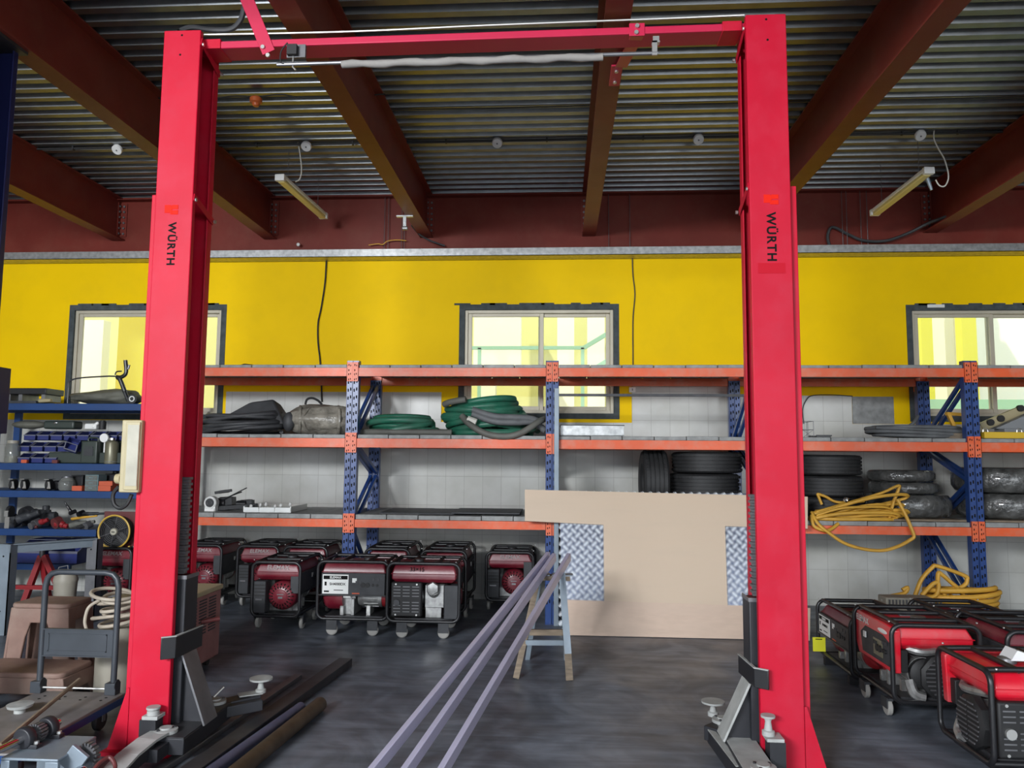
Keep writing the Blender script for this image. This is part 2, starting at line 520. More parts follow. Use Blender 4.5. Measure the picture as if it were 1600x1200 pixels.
def rrect(cx, cz, w, h, r, n=5):
    o = []
    for (sx, sz, a0) in ((1, 1, 0), (-1, 1, 90), (-1, -1, 180), (1, -1, 270)):
        for i in range(n + 1):
            a = R(a0 + 90 * i / n)
            o.append((cx + sx * (w / 2 - r) + r * math.cos(a), cz + sz * (h / 2 - r) + r * math.sin(a)))
    return o
# =================================================================== SETTING
XL, XR, YF, YW, ZD = -9.0, 7.6, -4.5, 8.5, 4.46
b = MB(); b.bb((XL - .2, YF, -0.2), (XR + .2, YW + .2, 0)); struct('floor', b, 'floor')
b = MB(); b.bb((-40, -30, -0.25), (40, YF, -0.02)); struct('ground_front_yard', b, 'concrete')
b = MB(); b.bb((-40, YW + .2, -0.25), (40, 45, -0.02)); struct('ground_back_yard', b, 'ext_ground')

# corrugated roof deck (real trapezoid ribs running across the hall)
b = MB()
per, dep = 0.152, 0.05
prof = []
y = YF
while y < YW + 0.25:
    prof += [(y, 0), (y + .062, 0), (y + .078, dep), (y + .136, dep)]
    y += per
vs, fs = [], []
for (yy, zz) in prof:
    vs += [(XL - .2, yy, ZD + zz), (XR + .2, yy, ZD + zz)]
for i in range(len(prof) - 1):
    fs.append((2 * i, 2 * i + 1, 2 * i + 3, 2 * i + 2))
b.add(vs, fs)
struct('ceiling', b, 'deck_roof', smooth=0)
b = MB(); b.bb((XL - .2, YF, ZD + .06), (XR + .2, YW + .25, ZD + .16)); struct('roof_light_block', b, 'concrete')  # unseen slab added above the deck to block light

WIN = [(-5.708, -3.83, 1.93, 3.262), (-1.136, 0.652, 1.961, 3.247), (3.754, 5.56, 1.95, 3.222)]
b = MB()
xs = [XL] + [v for w in WIN for v in w[:2]] + [XR]
for i in range(0, len(xs), 2):
    b.bb((xs[i], YW, 0), (xs[i + 1], YW + .2, 4.6))
for (x0, x1, z0, z1) in WIN:
    b.bb((x0, YW, 0), (x1, YW + .2, z0)); b.bb((x0, YW, z1), (x1, YW + .2, 4.6))
struct('wall_back', b, 'yellow', smooth=0)
b = MB(); b.bb((XL - .2, YF, 0), (XL, YW + .2, 4.6)); struct('wall_left', b, 'plaster', smooth=0)
b = MB(); b.bb((XR, YF, 0), (XR + .2, YW + .2, 4.6)); struct('wall_right', b, 'plaster', smooth=0)
# tiling: a thin skin standing proud of the yellow wall, stepped around the windows
b = MB()
t = YW - 0.012
b.bb((XL, t, 0), (XR, YW, 1.922))
b.bb((-3.79, t, 1.922), (-1.324, YW, 2.253))
b.bb((0.787, t, 1.922), (1.95, YW, 2.40)); b.bb((1.95, t, 1.922), (3.144, YW, 2.226))
struct('wall_back_tiling', b, 'tile', smooth=0)
b = MB(); b.bb((3.15, YW - .008, 1.924), (3.585, YW, 2.218)); struct('wall_back_patch', b, 'panel', smooth=0)

for k, (x0, x1, z0, z1) in enumerate(WIN):
    b = MB(); g = .062
    for (a, c) in (((x0, z0), (x0 + g, z1)), ((x1 - g, z0), (x1, z1)), ((x0 + g, z0), (x1 - g, z0 + g)), ((x0 + g, z1 - g), (x1 - g, z1))):
        b.bb((a[0], YW - .006, a[1]), (c[0], YW + .19, c[1]))
    rnd.seed(20 + k)
    for j in range(9):      # lumpy plaster edge along the head
        xx = x0 + (x1 - x0) * (j + rnd.random()) / 9
        b.box((xx, YW - .004, z1 + .004), (.10 + .12 * rnd.random(), .008, .022))
    struct('trim_%d' % (k + 1), b, 'cement', smooth=0)
    w = thing('window_%d' % (k + 1), 'sliding window in a beige frame', 'window', (x0 + g, YW + .03, z0 + g))
    del w['label'], w['category']; w['kind'] = 'structure'
    X0, X1, Z0, Z1 = x0 + g, x1 - g, z0 + g, z1 - g
    f = MB(); q = .035
    for (a, c) in (((X0, Z0), (X0 + q, Z1)), ((X1 - q, Z0), (X1, Z1)), ((X0 + q, Z0), (X1 - q, Z0 + q)), ((X0 + q, Z1 - q), (X1 - q, Z1))):
        f.bb((a[0], YW + .02, a[1]), (c[0], YW + .12, c[1]))
    fo = f.build('window_frame', 'frame_beige', w, world=True, bevel=.003)
    xm = {0: -4.70, 1: -0.216, 2: 4.66}[k]
    for (sx0, sx1, yy) in ((X0 + q, xm + .03, YW + .04), (xm - .03, X1 - q, YW + .075)):
        s = MB(); p = .045
        zz0, zz1 = Z0 + q, Z1 - q
        for (a, c) in (((sx0, zz0), (sx0 + p, zz1)), ((sx1 - p, zz0), (sx1, zz1)), ((sx0 + p, zz0), (sx1 - p, zz0 + p)), ((sx0 + p, zz1 - p * .8), (sx1 - p, zz1))):
            s.bb((a[0], yy, a[1]), (c[0], yy + .03, c[1]))
        so = s.build('sash', 'frame_beige', w, world=True, bevel=.003)
        gl = MB(); gl.bb((sx0 + p - .004, yy + .012, zz0 + p - .004), (sx1 - p + .004, yy + .017, zz1 - p * .8 + .004))
        gl.build('pane', 'glass', so, world=True, smooth=0)
b = MB(); b.bb((-4.22, YW + .06, 1.96), (-4.15, YW + .09, 3.2)); struct('window_mullion', b, 'frame_beige')
t_ = MB(); t_.bb((3.98, YW - .011, 3.19), (4.16, YW - .007, 3.224)); tag(t_.build('masking_tape', 'label', loc=(4.07, YW - .009, 3.2)), 'scrap of pale masking tape on the dark border above the rightmost window', 'tape')

# yard behind the windows
b = MB(); b.bb((-12, 12.6, -.02), (-3.9, 12.8, 6)); b.bb((-2.4, 13.4, -.02), (9.5, 13.6, 4.2)); struct('exterior_wall', b, 'ext_wall', smooth=0)
b = MB()
for x in (-1.35, -0.05, .45, 4.75, 6.3): b.bb((x, 12.6, 0), (x + .28, 12.9, 5))
b.bb((-1.36, 11.9, 2.95), (-.62, 12.2, 3.75)); b.bb((at(124, 540, 11.8).x, 11.8, 1.6), (at(160, 540, 11.8).x, 12.0, at(140, 500, 11.8).z)); b.bb((5.0, 13.0, 2.3), (9.5, 13.2, 6.0)); struct('exterior_pillar', b, 'ext_white', smooth=0)
b = MB()
for z in (2.75, 3.15): b.bar((-2.5, 11.3, z), (.35, 11.3, z), .05, .05)
b.bar((.35, 11.3, 3.15), (2.4, 11.3, 4.4), .06, .06); b.bar((.35, 11.3, 2.75), (2.4, 11.3, 4.0), .06, .06)
for x in (-2.4, -1.2, .33, .95): b.bar((x, 11.3, 1.2), (x, 11.3, 3.15 + max(0, (x - .35) * .61)), .05, .05, (0, 1, 0))
b.bb((4.9, 10.6, 1.2), (8.5, 10.7, 2.35))
q_ = MB(); q_.bb((-5.95, 9.9, 0), (-5.15, 10.5, 5)); q_.bb((at(1440, 540, 12.3).x, 12.3, 0), (at(1458, 540, 12.3).x, 12.5, 5)); q_.bb((at(1504, 540, 12.3).x, 12.3, 0), (at(1527, 540, 12.3).x, 12.5, 5)); struct('exterior_pier', q_, 'ext_yellow', smooth=0)
struct('exterior_railing', b, 'ext_teal', smooth=0)

# roof steel
BX = [-6.9, -5.08, -3.29, -1.5, 0.315, 2.105, 3.98, 5.8]
for i, x in enumerate(BX):
    b = MB()
    b.bb((x - .073, YF, 3.98), (x + .073, 8.36, 3.994)); b.bb((x - .073, YF, ZD - .014), (x + .073, 8.36, ZD - .001)); b.bb((x - .005, YF, 3.994), (x + .005, 8.36, ZD - .014))
    o = struct('roof_beam', b, 'oxide', loc=(x, YF, 3.98), smooth=0)
    c = MB()
    for sx in (-1, 1):
        c.bb((x + sx * .006, 8.30, 4.03), (x + sx * .012, 8.365, 4.42)); c.bb((x + sx * .012, 8.352, 4.03), (x + sx * .085, 8.364, 4.42))
    c.build('cleat', 'oxide', o, world=True, smooth=0)
    for sx in (-1, 1):
        for j in range(6):
            z = 4.06 + j * .064
            k = MB(); k.cyl((x + sx * .055, 8.338, z), (x + sx * .055, 8.352, z), .013, n=6); k.cyl((x + sx * .012, 8.325, z), (x + sx * .024, 8.325, z), .012, n=6)
            k.build('bolt', 'zinc' if i == 5 else 'steel_mid', o, world=True)
b = MB()
b.bb((XL, 8.365, 3.85), (XR, 8.385, ZD - .001)); b.bb((XL, 8.27, ZD - .02), (XR, 8.365, ZD - .002)); b.bb((XL, 8.385, 3.85), (XR, 8.499, 3.87))
struct('roof_girder', b, 'oxide', smooth=0)

# galvanised cable tray under the girder, hung on thin rods
tr = thing('cable_tray', 'long galvanised cable tray hung under the red girder above the yellow wall', 'cable tray', (0, 8.4, 3.76))
b = MB()
b.bb((XL, 8.30, 3.756), (XR, 8.306, 3.842)); b.bb((XL, 8.30, 3.756), (XR, 8.49, 3.762)); b.bb((XL, 8.484, 3.756), (XR, 8.49, 3.842))
for x in (-4.2, -1.55, .45, 3.2, 5.6): b.bb((x, 8.297, 3.754), (x + .006, 8.30, 3.844))
b.build('tray', 'galv', tr, world=True, smooth=0)
for px in (601, 607, 628, 632, 951, 984, 1316, 1323, 1345, 1355):
    x = at(px, 345, 8.32).x
    k = MB(); k.cyl((x, 8.32, 3.762), (x, 8.32, ZD), .0035, n=6); k.build('hanger_rod', 'steel_mid', tr, world=True)

# conduit run under the deck, one length per bay, and round junction boxes
boxes = [(146, 207), (461, 206), (773, 203), (1100, 197), (1461, 190)]
bl = ['left of the left red column', 'feeding the tube light left of centre', 'between the two middle roof beams', 'just left of the right red column', 'feeding the tube light on the right']
YC = 6.82
for i in range(len(BX) - 1):
    x0, x1 = BX[i] + .075, BX[i + 1] - .075
    if i in (0,): continue
    where = ['', 'left of the left red column', 'behind the left red column', 'over the green hoses', 'between the middle beams', 'behind the right red column', 'on the far right'][i]
    b = MB(); b.cyl((x0, YC, 4.442), (x1, YC, 4.442), .011, n=10)
    cdt = thing('conduit', 'black conduit under the metal deck, length ' + ['', 'at far left, left of the left red column', 'crossing behind the left red column', 'in the bay holding the orange detector', 'in the bay over the green hoses', 'in the bay ending behind the right red column', 'at far right over the hanging tube light'][i], 'conduit', ((x0 + x1) / 2, YC, 4.442))
    b.build('pipe', 'black_matt', cdt, world=True)
    for fx in (.22, .5, .78):
        x = x0 + (x1 - x0) * fx
        k = MB(); k.bb((x - .008, YC - .016, 4.428), (x + .008, YC + .016, 4.46)); k.build('clip', 'black_matt', cdt, world=True)
for (p, l) in zip(boxes, bl):
    c = atz(p[0], p[1], 4.425)
    j = thing('junction_box', 'round white junction box on the ceiling conduit, ' + l, 'junction box', (c.x, YC - .012, 4.415), 0, 'round ceiling junction boxes'); j.rotation_euler = (R(-42), 0, 0)
    b = MB(); b.lathe([(0, -.01), (.044, -.01), (.048, -.004), (.048, .02), (0, .02)], n=24); b.build('box', 'white', j)
    k = MB(); k.lathe([(0, -.015), (.007, -.015), (.007, -.01), (0, -.01)], n=10); k.build('screw', 'steel_mid', j)

# heat detector with looped wires
d = atz(400, 158, 4.39)
dt = thing('heat_detector', 'small orange heat detector with black wires on the metal ceiling', 'detector', (d.x, d.y, 4.39))
b = MB(); b.lathe([(0, -.045), (.022, -.043), (.03, -.03), (.03, -.02), (.048, -.012), (.05, .02), (.04, .03), (0, .03)], n=20); b.build('housing', 'detector', dt)
b = MB(); b.tube(smooth_path([(-.9, .02, .06), (-.5, .0, .02), (-.2, .0, .045), (-.05, 0, .04), (.05, 0, .04), (.22, 0, .05), (.45, .0, .01), (1.05, .03, .05)]), .006); b.build('wire', 'black_matt', dt)

for i, wh in ((2, 'running to the orange detector'), (3, 'in the bay between the two middle beams'), (4, 'in the bay left of the right red column'), (5, 'in the bay right of the right red column')):
    x0, x1 = BX[i] + .075, BX[i + 1] - .075
    if i == 2: x0 = d.x + .9
    b = MB(); b.tube(smooth_path([(x0, 6.16, 4.452), ((x0 + x1) / 2, 6.165, 4.449), (x1, 6.16, 4.452)]), .006, 7)
    if i != 2: tag(b.build('alarm_cable', 'black_matt', loc=((x0 + x1) / 2, 6.16, 4.45)), 'thin black cable under the metal deck ' + wh, 'cable')
# hanging chain and hook, top left
c0 = atz(223, 0, 4.4)
ch = thing('chain', 'thin dark chain with a hook hanging from the ceiling at top left', 'chain', (c0.x, 4.9, 4.46))
zt, zb_ = 4.46, at(220, 50, 4.9).z
b = MB(); n_ = 30
for i in range(n_):
    z = zt - (zt - zb_) * (i + .5) / n_
    b.torus((c0.x, 4.9, z), .006, .0018, 'X' if i % 2 else 'Y', n=8, k=5)
b.tube([(c0.x, 4.9, zb_), (c0.x, 4.9, zb_ - .02), (c0.x - .012, 4.9, zb_ - .032), (c0.x - .02, 4.9, zb_ - .02)], .0022, 6)
b.build('links', 'steel_dark', ch, world=True)

# two hanging tube lights
def tube_light(label, near_px, far_px, Yn, Yfr, boxp, cordpts, plug):
    a = at(near_px[0], near_px[1], Yn); c = at(far_px[0], far_px[1], Yfr)
    mid = (a + c) / 2
    t = thing('tube_light', label, 'light', mid, 0, 'hanging tube lights')
    d = (c - a).normalized(); sd = d.cross(V((0, 0, 1))).normalized(); up = sd.cross(d)
    b = MB(); b.bar(a + up * .012, c + up * .012, .085, .034, up); b.build('body', 'white', t, world=True, bevel=.006)
    b = MB(); b.bar(a + d * .03 - up * .02, c - d * .03 - up * .02, .07, .034, up); b.build('diffuser', 'diffuser', t, world=True, bevel=.012, seg=3)
    for e, q in ((a, 1), (c, -1)):
        b = MB(); b.bar(e - d * .008 * q, e + d * .035 * q, .092, .062, up); b.build('end_cap', 'white', t, world=True, bevel=.005)
    for f in (.16, .84):
        p = a + (c - a) * f + up * .03
        b = MB(); b.cyl(p, (p.x, p.y, ZD), .003, n=6); b.build('hanger_rod', 'steel_mid', t, world=True)
    if plug:
        b = MB(); p = a + d * .1 - up * .05 + sd * .035; b.cyl(p + up * .02, p - up * .09 + sd * .03, .018, .012, 10); b.build('plug', 'bluegrey', t, world=True)
    cord = [at(x, y, Y) for x, y, Y in cordpts]
    b = MB(); b.tube(smooth_path(cord), .006, 6); b.build('cord', 'white_cable', t, world=True)
tube_light('tube light with yellowed cover hanging left of the middle beams', (437, 277), (506, 338), 6.85, 7.95, None,
           [(461, 210, 6.82), (466, 225, 6.85), (470, 250, 6.9), (471, 268, 6.95), (468, 280, 7.0), (462, 284, 7.05)], False)
tube_light('tube light with white cover and plug hanging at right under the deck', (1452, 266), (1366, 333), 6.75, 7.75, None,
           [(1461, 196, 6.82), (1459, 215, 6.8), (1466, 232, 6.8), (1476, 250, 6.8), (1482, 275, 6.8), (1477, 290, 6.8), (1468, 290, 6.8), (1462, 281, 6.8)], True)

# loose cables and brackets on the girder
def cable(name, label, pts, r, m, cat='cable', n=6):
    P = [at(x, y, Y) for x, y, Y in pts]
    b = MB(); b.tube(smooth_path(P, n), r, 7)
    return tag(b.build(name, m, loc=P[0]), label, cat)
cable('wall_cable', 'black cable hanging down the yellow wall left of the centre window', [(510, 402, 8.47), (508, 440, 8.48), (502, 480, 8.48), (497, 505, 8.48), (497, 535, 8.48), (500, 562, 8.48), (502, 595, 8.475), (503, 628, 8.47)], .009, 'black_matt')
cable('wall_cable', 'thin dark cable down the yellow wall right of the centre window', [(988, 403, 8.47), (989, 430, 8.485), (992, 460, 8.485), (989, 500, 8.485), (989, 570, 8.485), (988, 604, 8.48)], .006, 'charcoal')
cable('girder_cable', 'thick black cable drooping across the girder at right', [(1296, 384, 8.33), (1293, 370, 8.33), (1297, 357, 8.33), (1306, 356, 8.33), (1325, 366, 8.33), (1350, 376, 8.32), (1385, 376, 8.3), (1420, 364, 8.28), (1450, 349, 8.2), (1480, 338, 8.0)], .016, 'hose_black')
cable('girder_cable', 'grey cable dropping from the centre beam end to the cable tray', [(643, 352, 8.1), (655, 366, 8.2), (672, 376, 8.28), (695, 384, 8.31)], .010, 'charcoal')
cable('girder_cable', 'thin yellow wire lying along the top of the cable tray', [(576, 383, 8.31), (590, 381, 8.31), (598, 382, 8.31), (605, 377, 8.31), (618, 375, 8.31), (635, 376, 8.31)], .005, 'hose_yellow')
bp = at(633, 320, 7.55)
hb = thing('conduit_hanger', 'small grey T shaped hanger clamped under the centre left beam', 'bracket', bp)
b = MB(); b.bb((bp.x - .085, 7.53, 3.965), (bp.x + .085, 7.57, 3.979)); b.build('clamp', 'galv', hb, world=True)
b = MB(); b.bb((bp.x - .016, 7.54, 3.84), (bp.x + .016, 7.56, 3.965)); b.cyl((bp.x - .02, 7.55, 3.85), (bp.x + .03, 7.55, 3.85), .02, n=10); b.build('drop_arm', 'galv', hb, world=True)
lp = at(466, 382, 8.29)
b = MB(); b.ell((lp.x, 8.29, lp.z), (.02, .015, .02)); tag(b.build('pilot_lamp', 'white', loc=(lp.x, 8.29, lp.z)), 'small round white lamp on the cable tray edge below the tube light', 'lamp')
sp = at(988, 609, 8.48)
so = thing('wall_socket', 'small white socket on the yellow wall below the right cable', 'socket', (sp.x, 8.485, sp.z))
b = MB(); b.bb((-.035, -.02, -.03), (.035, .014, .03)); b.build('plate', 'white', so, bevel=.004)
b = MB(); b.bb((-.006, -.024, -.012), (.006, -.019, .012)); b.build('switch', 'steel_mid', so)
# =================================================================== TWO POST LIFT
lift = thing('two_post_lift', 'tall red two post car lift with a padded crossbar spanning the workshop', 'car lift', (-0.5, 4.14, 0))
def rot_text():
    return (Matrix.Rotation(R(90), 3, 'X') @ Matrix.Rotation(R(-90), 3, 'Z')).to_euler()
def column(xo, s, yk, hz, carz, plate, logo_px, text_px):
    X = lambda u: xo + s * u
    H = 3.925
    b = MB()
    poly = [(0, 0), (.213, 0), (.213, .035), (.203, .035), (.203, .010), (.010, .010), (.010, .262), (.188, .262), (.188, .215), (.198, .215), (.198, .274), (0, .274)]
    b.prism([(X(u), 4.0 + v) for u, v in poly], (0, 0, 0), (1, 0, 0), (0, 1, 0), (0, 0, H))
    col_ = b.build('column', 'red', lift, world=True, bevel=.006, seg=3)
    b = MB(); b.bb((X(-.04), 4.035, .02), (X(0), 4.24, 2.985)); b.build('reinforcement', 'red', col_, world=True, bevel=.003)
    for yy in (4.0, 4.26):
        b = MB(); b.prism([(X(-.001), .33), (X(-.012), .33), (X(-.105), .02), (X(-.001), .02)], (0, yy, 0), (1, 0, 0), (0, 0, 1), (0, .012, 0)); b.build('gusset', 'red', col_, world=True)
    b = MB(); b.bb((X(-.12), 3.96, 0), (X(.30), 4.40, .02)); b.build('base_plate', 'red', col_, world=True)
    b = MB()
    for z in (H - .004,): b.bb((X(.01), 4.01, z - .008), (X(.19), 4.265, z))
    b.build('top_cap', 'red_dark', col_, world=True)
    for (px, z) in ((.105, 3.895), (.10, 3.78)):
        k = MB(); k.cyl((X(px), 3.9985, z), (X(px), 4.002, z), .006, n=10); k.build('bolt_hole', 'ink', col_, world=True)
    for z in hz:    # flat tie straps across the open side
        b = MB(); b.bar((X(.216), 4.005, z + .03), (X(.203), 4.275, z - .03), .006, .042, (0, 0, 1))
        so_ = b.build('tie_strap', 'red', col_, world=True, bevel=.002)
        for yy in (4.018, 4.262):
            k = MB(); k.cyl((X(.214), yy, z + .02 - (yy - 4.0) * .2), (X(.226), yy, z + .02 - (yy - 4.0) * .2), .010, n=8); k.build('bolt', 'zinc', col_, world=True)
    # writing: red mark and lettering, read downwards
    lc = at(logo_px[0], logo_px[1], 3.999); q = MB()
    for (du, dz, w, h) in ((-.022, .006, .034, .045), (.020, .016, .036, .024), (.020, -.014, .036, .024), (-.002, .0, .010, .05)):
        q.bb((lc.x + du - w / 2, 3.9975, lc.z + dz - h / 2), (lc.x + du + w / 2, 4.0005, lc.z + dz + h / 2))
    q.build('logo', 'logo_red', col_, world=True, bevel=.004)
    tc = at(text_px[0], text_px[1], 3.998)
    text('lettering', 'W\u00dcRTH', text_px[2] * .96, 'ink', col_, (tc.x, 3.9985, tc.z), rot_text(), bold=.0018, sx=1.0, world=True, space=1.17)
    # carriage running in the column
    b = MB(); b.bb((X(.05), 4.065, .05), (X(.243), 4.21, carz)); c = b.build('carriage', 'carriage', lift, world=True, bevel=.006)
    b = MB(); b.bar((X(.05), 4.065, carz), (X(.243), 4.065, carz), .006, .02); b.bar((X(.243), 4.065, carz), (X(.243), 4.21, carz), .006, .02); b.build('rim', 'steel_mid', c, world=True)
    b = MB(); n = 34
    for i in range(n):
        z = carz + .012 + (.52) * i / n
        b.bb((X(.165), 4.10 if i % 2 else 4.106, z), (X(.218 if i % 2 else .211), 4.145 if i % 2 else 4.139, z + .0135))
    b.build('lifting_chain', 'steel_mid', c, world=True)
    b = MB(); p0, p1 = plate
    b.prism([(X(.178), 3.955), (X(.185), 3.945), (X(.245), 3.985), (X(.262), 4.25), (X(.252), 4.25), (X(.235), 3.99)], (0, 0, p0), (1, 0, 0), (0, 1, 0), (0, 0, p1 - p0))
    b.build('door_bumper', 'black', c, world=True, bevel=.003)
    b = MB(); b.prism([(X(.18), 3.953), (X(.187), 3.944), (X(.247), 3.984), (X(.264), 4.25), (X(.25), 4.25), (X(.233), 3.992)], (0, 0, p1), (1, 0, 0), (0, 1, 0), (0, 0, .005)); b.build('bumper_edge', 'arm_grey', c, world=True)  # lit top edge of the black bumper, put in as a pale strip
    b = MB(); b.bar((X(.25), 4.12, p0), (X(.385), 4.12, .135), .15, .012, (s, 0, 1)); b.build('slope_plate', 'steel_mid' if s > 0 else 'arm_grey', c, world=True, bevel=.002)
    b = MB(); b.prism([(X(.243), p0 - .01), (X(.243), .13), (X(.37), .13)], (0, 4.10, 0), (1, 0, 0), (0, 0, 1), (0, .03, 0)); b.build('web_plate', 'carriage', c, world=True)
    y0, y1 = yk
    b = MB(); b.bb((X(.22), y0, .055), (X(.37), y1, .135)); b.build('yoke', 'carriage', c, world=True, bevel=.004)
    b = MB(); b.bb((X(.222), y0 + .002, .1355), (X(.368), y1 - .002, .140)); b.build('yoke_top', 'arm_grey' if s < 0 else 'steel_dark', c, world=True)
    return X, c
XLc, cl = column(-2.235, 1, (3.86, 4.46), (3.83, 2.93), .89, (.49, .60), (268, 328), (267, 381, .0625))
XRc, cr = column(1.205, -1, (3.62, 4.40), (3.84, 2.95), .83, (.42, .512), (1205, 312), (1205, 370, .068))
pq = at(1206, 419, 3.9985)
b = MB(); b.bb((pq.x - .07, 3.9985, pq.z - .028), (pq.x + .07, 4.0005, pq.z + .028)); b.build('paint_patch', 'patch_red', lift, world=True)

def pad(X, x, y, z, r, parent, zs):
    b = MB(); b.lathe([(0, zs), (.03, zs), (.03, zs + .02), (.02, zs + .025), (.014, z - .03), (.02, z - .012), (r, z - .010), (r, z), (0, z)], (x, y, 0), n=24)
    b.build('lifting_pad', 'arm_grey', parent, world=True)
def pivot(x, y, z, parent):
    b = MB(); b.lathe([(0, z), (.058, z), (.058, z + .016), (.03, z + .018), (.03, z + .026), (0, z + .026)], (x, y, 0), n=24); b.build('pivot_pin', 'arm_grey', parent, world=True)
    for k in range(3):
        a = R(40 + 100 * k); q = MB(); q.cyl((x + .043 * math.cos(a), y + .043 * math.sin(a), z + .014), (x + .043 * math.cos(a), y + .043 * math.sin(a), z + .024), .007, n=6); q.build('bolt', 'steel_dark', parent, world=True)
# left carriage arms
pivot(-1.995, 3.93, .14, cl); pivot(-1.95, 4.40, .14, cl)
b = MB()
path = [(-2.0, 3.95, .150), (-2.02, 3.80, .148), (-2.035, 3.66, .128), (-2.03, 3.50, .10), (-2.02, 3.30, .085)]
for p, q in zip(path[:-1], path[1:]): b.bar(p, q, .105, .012)
fa = b.build('front_arm', 'arm_grey', cl, world=True)
b = MB()
for p, q in zip(path[1:-1], path[2:]): b.bar(V(p) - V((0, 0, .04)), V(q) - V((0, 0, .04)), .085, .055)
b.bb((-2.07, 3.75, .06), (-1.94, 3.9, .12)); b.build('arm_body', 'carriage', cl, world=True)
b = MB(); b.bar((-1.95, 4.42, .10), (-1.76, 4.56, .115), .10, .075); b.bar((-1.92, 4.36, .10), (-1.72, 4.50, .11), .06, .06); b.build('rear_arm', 'carriage', cl, world=True, bevel=.004)
b = MB(); b.bar((-1.86, 4.50, .155), (-1.75, 4.57, .155), .075, .006); b.build('arm_top', 'arm_grey', cl, world=True)
pd = atz(408, 1059, .235); pad(None, pd.x, pd.y, .235, .066, cl, .15)
b = MB(); b.bb((-2.12, 3.90, .06), (-2.035, 3.975, .205)); b.build('pad_holder', 'carriage', cl, world=True)
b = MB(); b.bb((-2.11, 3.905, .205), (-2.03, 3.985, .222)); b.build('holder_top', 'arm_grey', cl, world=True)
hp = at(240, 1104, 3.94); pad(None, hp.x, 3.94, hp.z, .034, cl, .222)
b = MB(); b.cyl((-1.97, 4.42, .165), (-1.93, 4.46, .21), .005, n=6); b.build('lock_pin', 'zinc', cl, world=True)
# right carriage arms
pivot(.925, 3.70, .14, cr); pivot(.875, 4.33, .14, cr)
b = MB(); b.bb((.845, 3.40, .02), (.955, 3.66, .152)); b.build('front_arm', 'arm_grey', cr, world=True, bevel=.004)
b = MB(); b.bar((.88, 4.33, .10), (.80, 4.24, .10), .10, .075); b.bar((.795, 4.28, .085), (.845, 3.68, .075), .03, .07); b.build('rear_arm', 'carriage', cr, world=True, bevel=.004)
b = MB(); b.bar((.795, 4.28, .122), (.84, 3.80, .114), .034, .005); b.build('arm_top', 'arm_grey', cr, world=True)
pd = atz(1114, 1095, .20); pad(None, pd.x, pd.y, .20, .064, cr, .12)
b = MB(); b.bb((1.0, 3.87, .04), (1.075, 3.96, .20)); b.build('pad_holder', 'carriage', cr, world=True)
b = MB(); b.bb((.99, 3.875, .20), (1.07, 3.97, .215)); b.build('holder_top', 'arm_grey', cr, world=True)
hp = at(1199, 1116, 3.94); pad(None, hp.x, 3.93, hp.z, .034, cr, .215)

# crossbeam and everything bolted to it
b = MB(); b.bar((-2.05, 4.13, 3.865), (1.01, 4.13, 3.892), .145, .042); xb = b.build('crossbeam', 'red_dark', lift, world=True, bevel=.005)
for (x0, x1, z) in ((-2.03, -1.93, 3.868), (.88, .985, 3.892)):
    b = MB(); b.bb((x0, 4.05, z - .026), (x1, 4.21, z + .03)); b.build('end_bracket', 'red', xb, world=True, bevel=.003)
b = MB(); b.tube(smooth_path([(-2.03, 4.06, 3.93), (-1.2, 4.06, 3.925), (-.4, 4.06, 3.94), (.5, 4.06, 3.95), (1.0, 4.06, 3.958)]), .006); b.build('hydraulic_line', 'zinc', lift, world=True)
b = MB(); b.tube(smooth_path([at(282, 48, 4.12), at(300, 43, 4.15), at(330, 47, 4.2), at(360, 46, 4.22), at(375, 33, 4.22), at(381, 14, 4.2), at(386, -20, 4.2)]), .016); b.build('hydraulic_hose', 'hose_black', lift, world=True)
b = MB(); p0 = at(420, 82, 4.055); p1 = at(374, -30, 4.05); b.bar(p0, p1, .075, .007, (0, -1, 0)); bs = b.build('brace_strap', 'red_dark', lift, world=True, bevel=.002)
for px, py in ((411, 74), (419, 87)):
    p = at(px, py, 4.05); k = MB(); k.cyl(p, p + V((0, -.010, 0)), .012, n=8); k.build('bolt', 'zinc', bs, world=True)
b = MB(); b.bb((.375, 4.052, 3.852), (.46, 4.06, 3.925)); b.bar((.42, 4.06, 3.856), (.375, 4.62, 3.972), .075, .007); p = at(962, 107, 4.72); b.bb((p.x - .035, 4.60, 3.968), (p.x + .035, 4.86, 3.979))
rs = b.build('brace_strap', 'red_dark', lift, world=True, bevel=.002)
for x, y, z, dx in ((.418, 4.052, 3.905, 0), (.413, 4.052, 3.868, 0)):
    k = MB(); k.cyl((x, y, z), (x, y - .012, z), .012, n=8); k.build('bolt', 'zinc', rs, world=True)
for yy in (4.66, 4.80):
    k = MB(); k.cyl((p.x, yy, 3.968), (p.x, yy, 3.957), .012, n=8); k.build('bolt', 'zinc', rs, world=True)
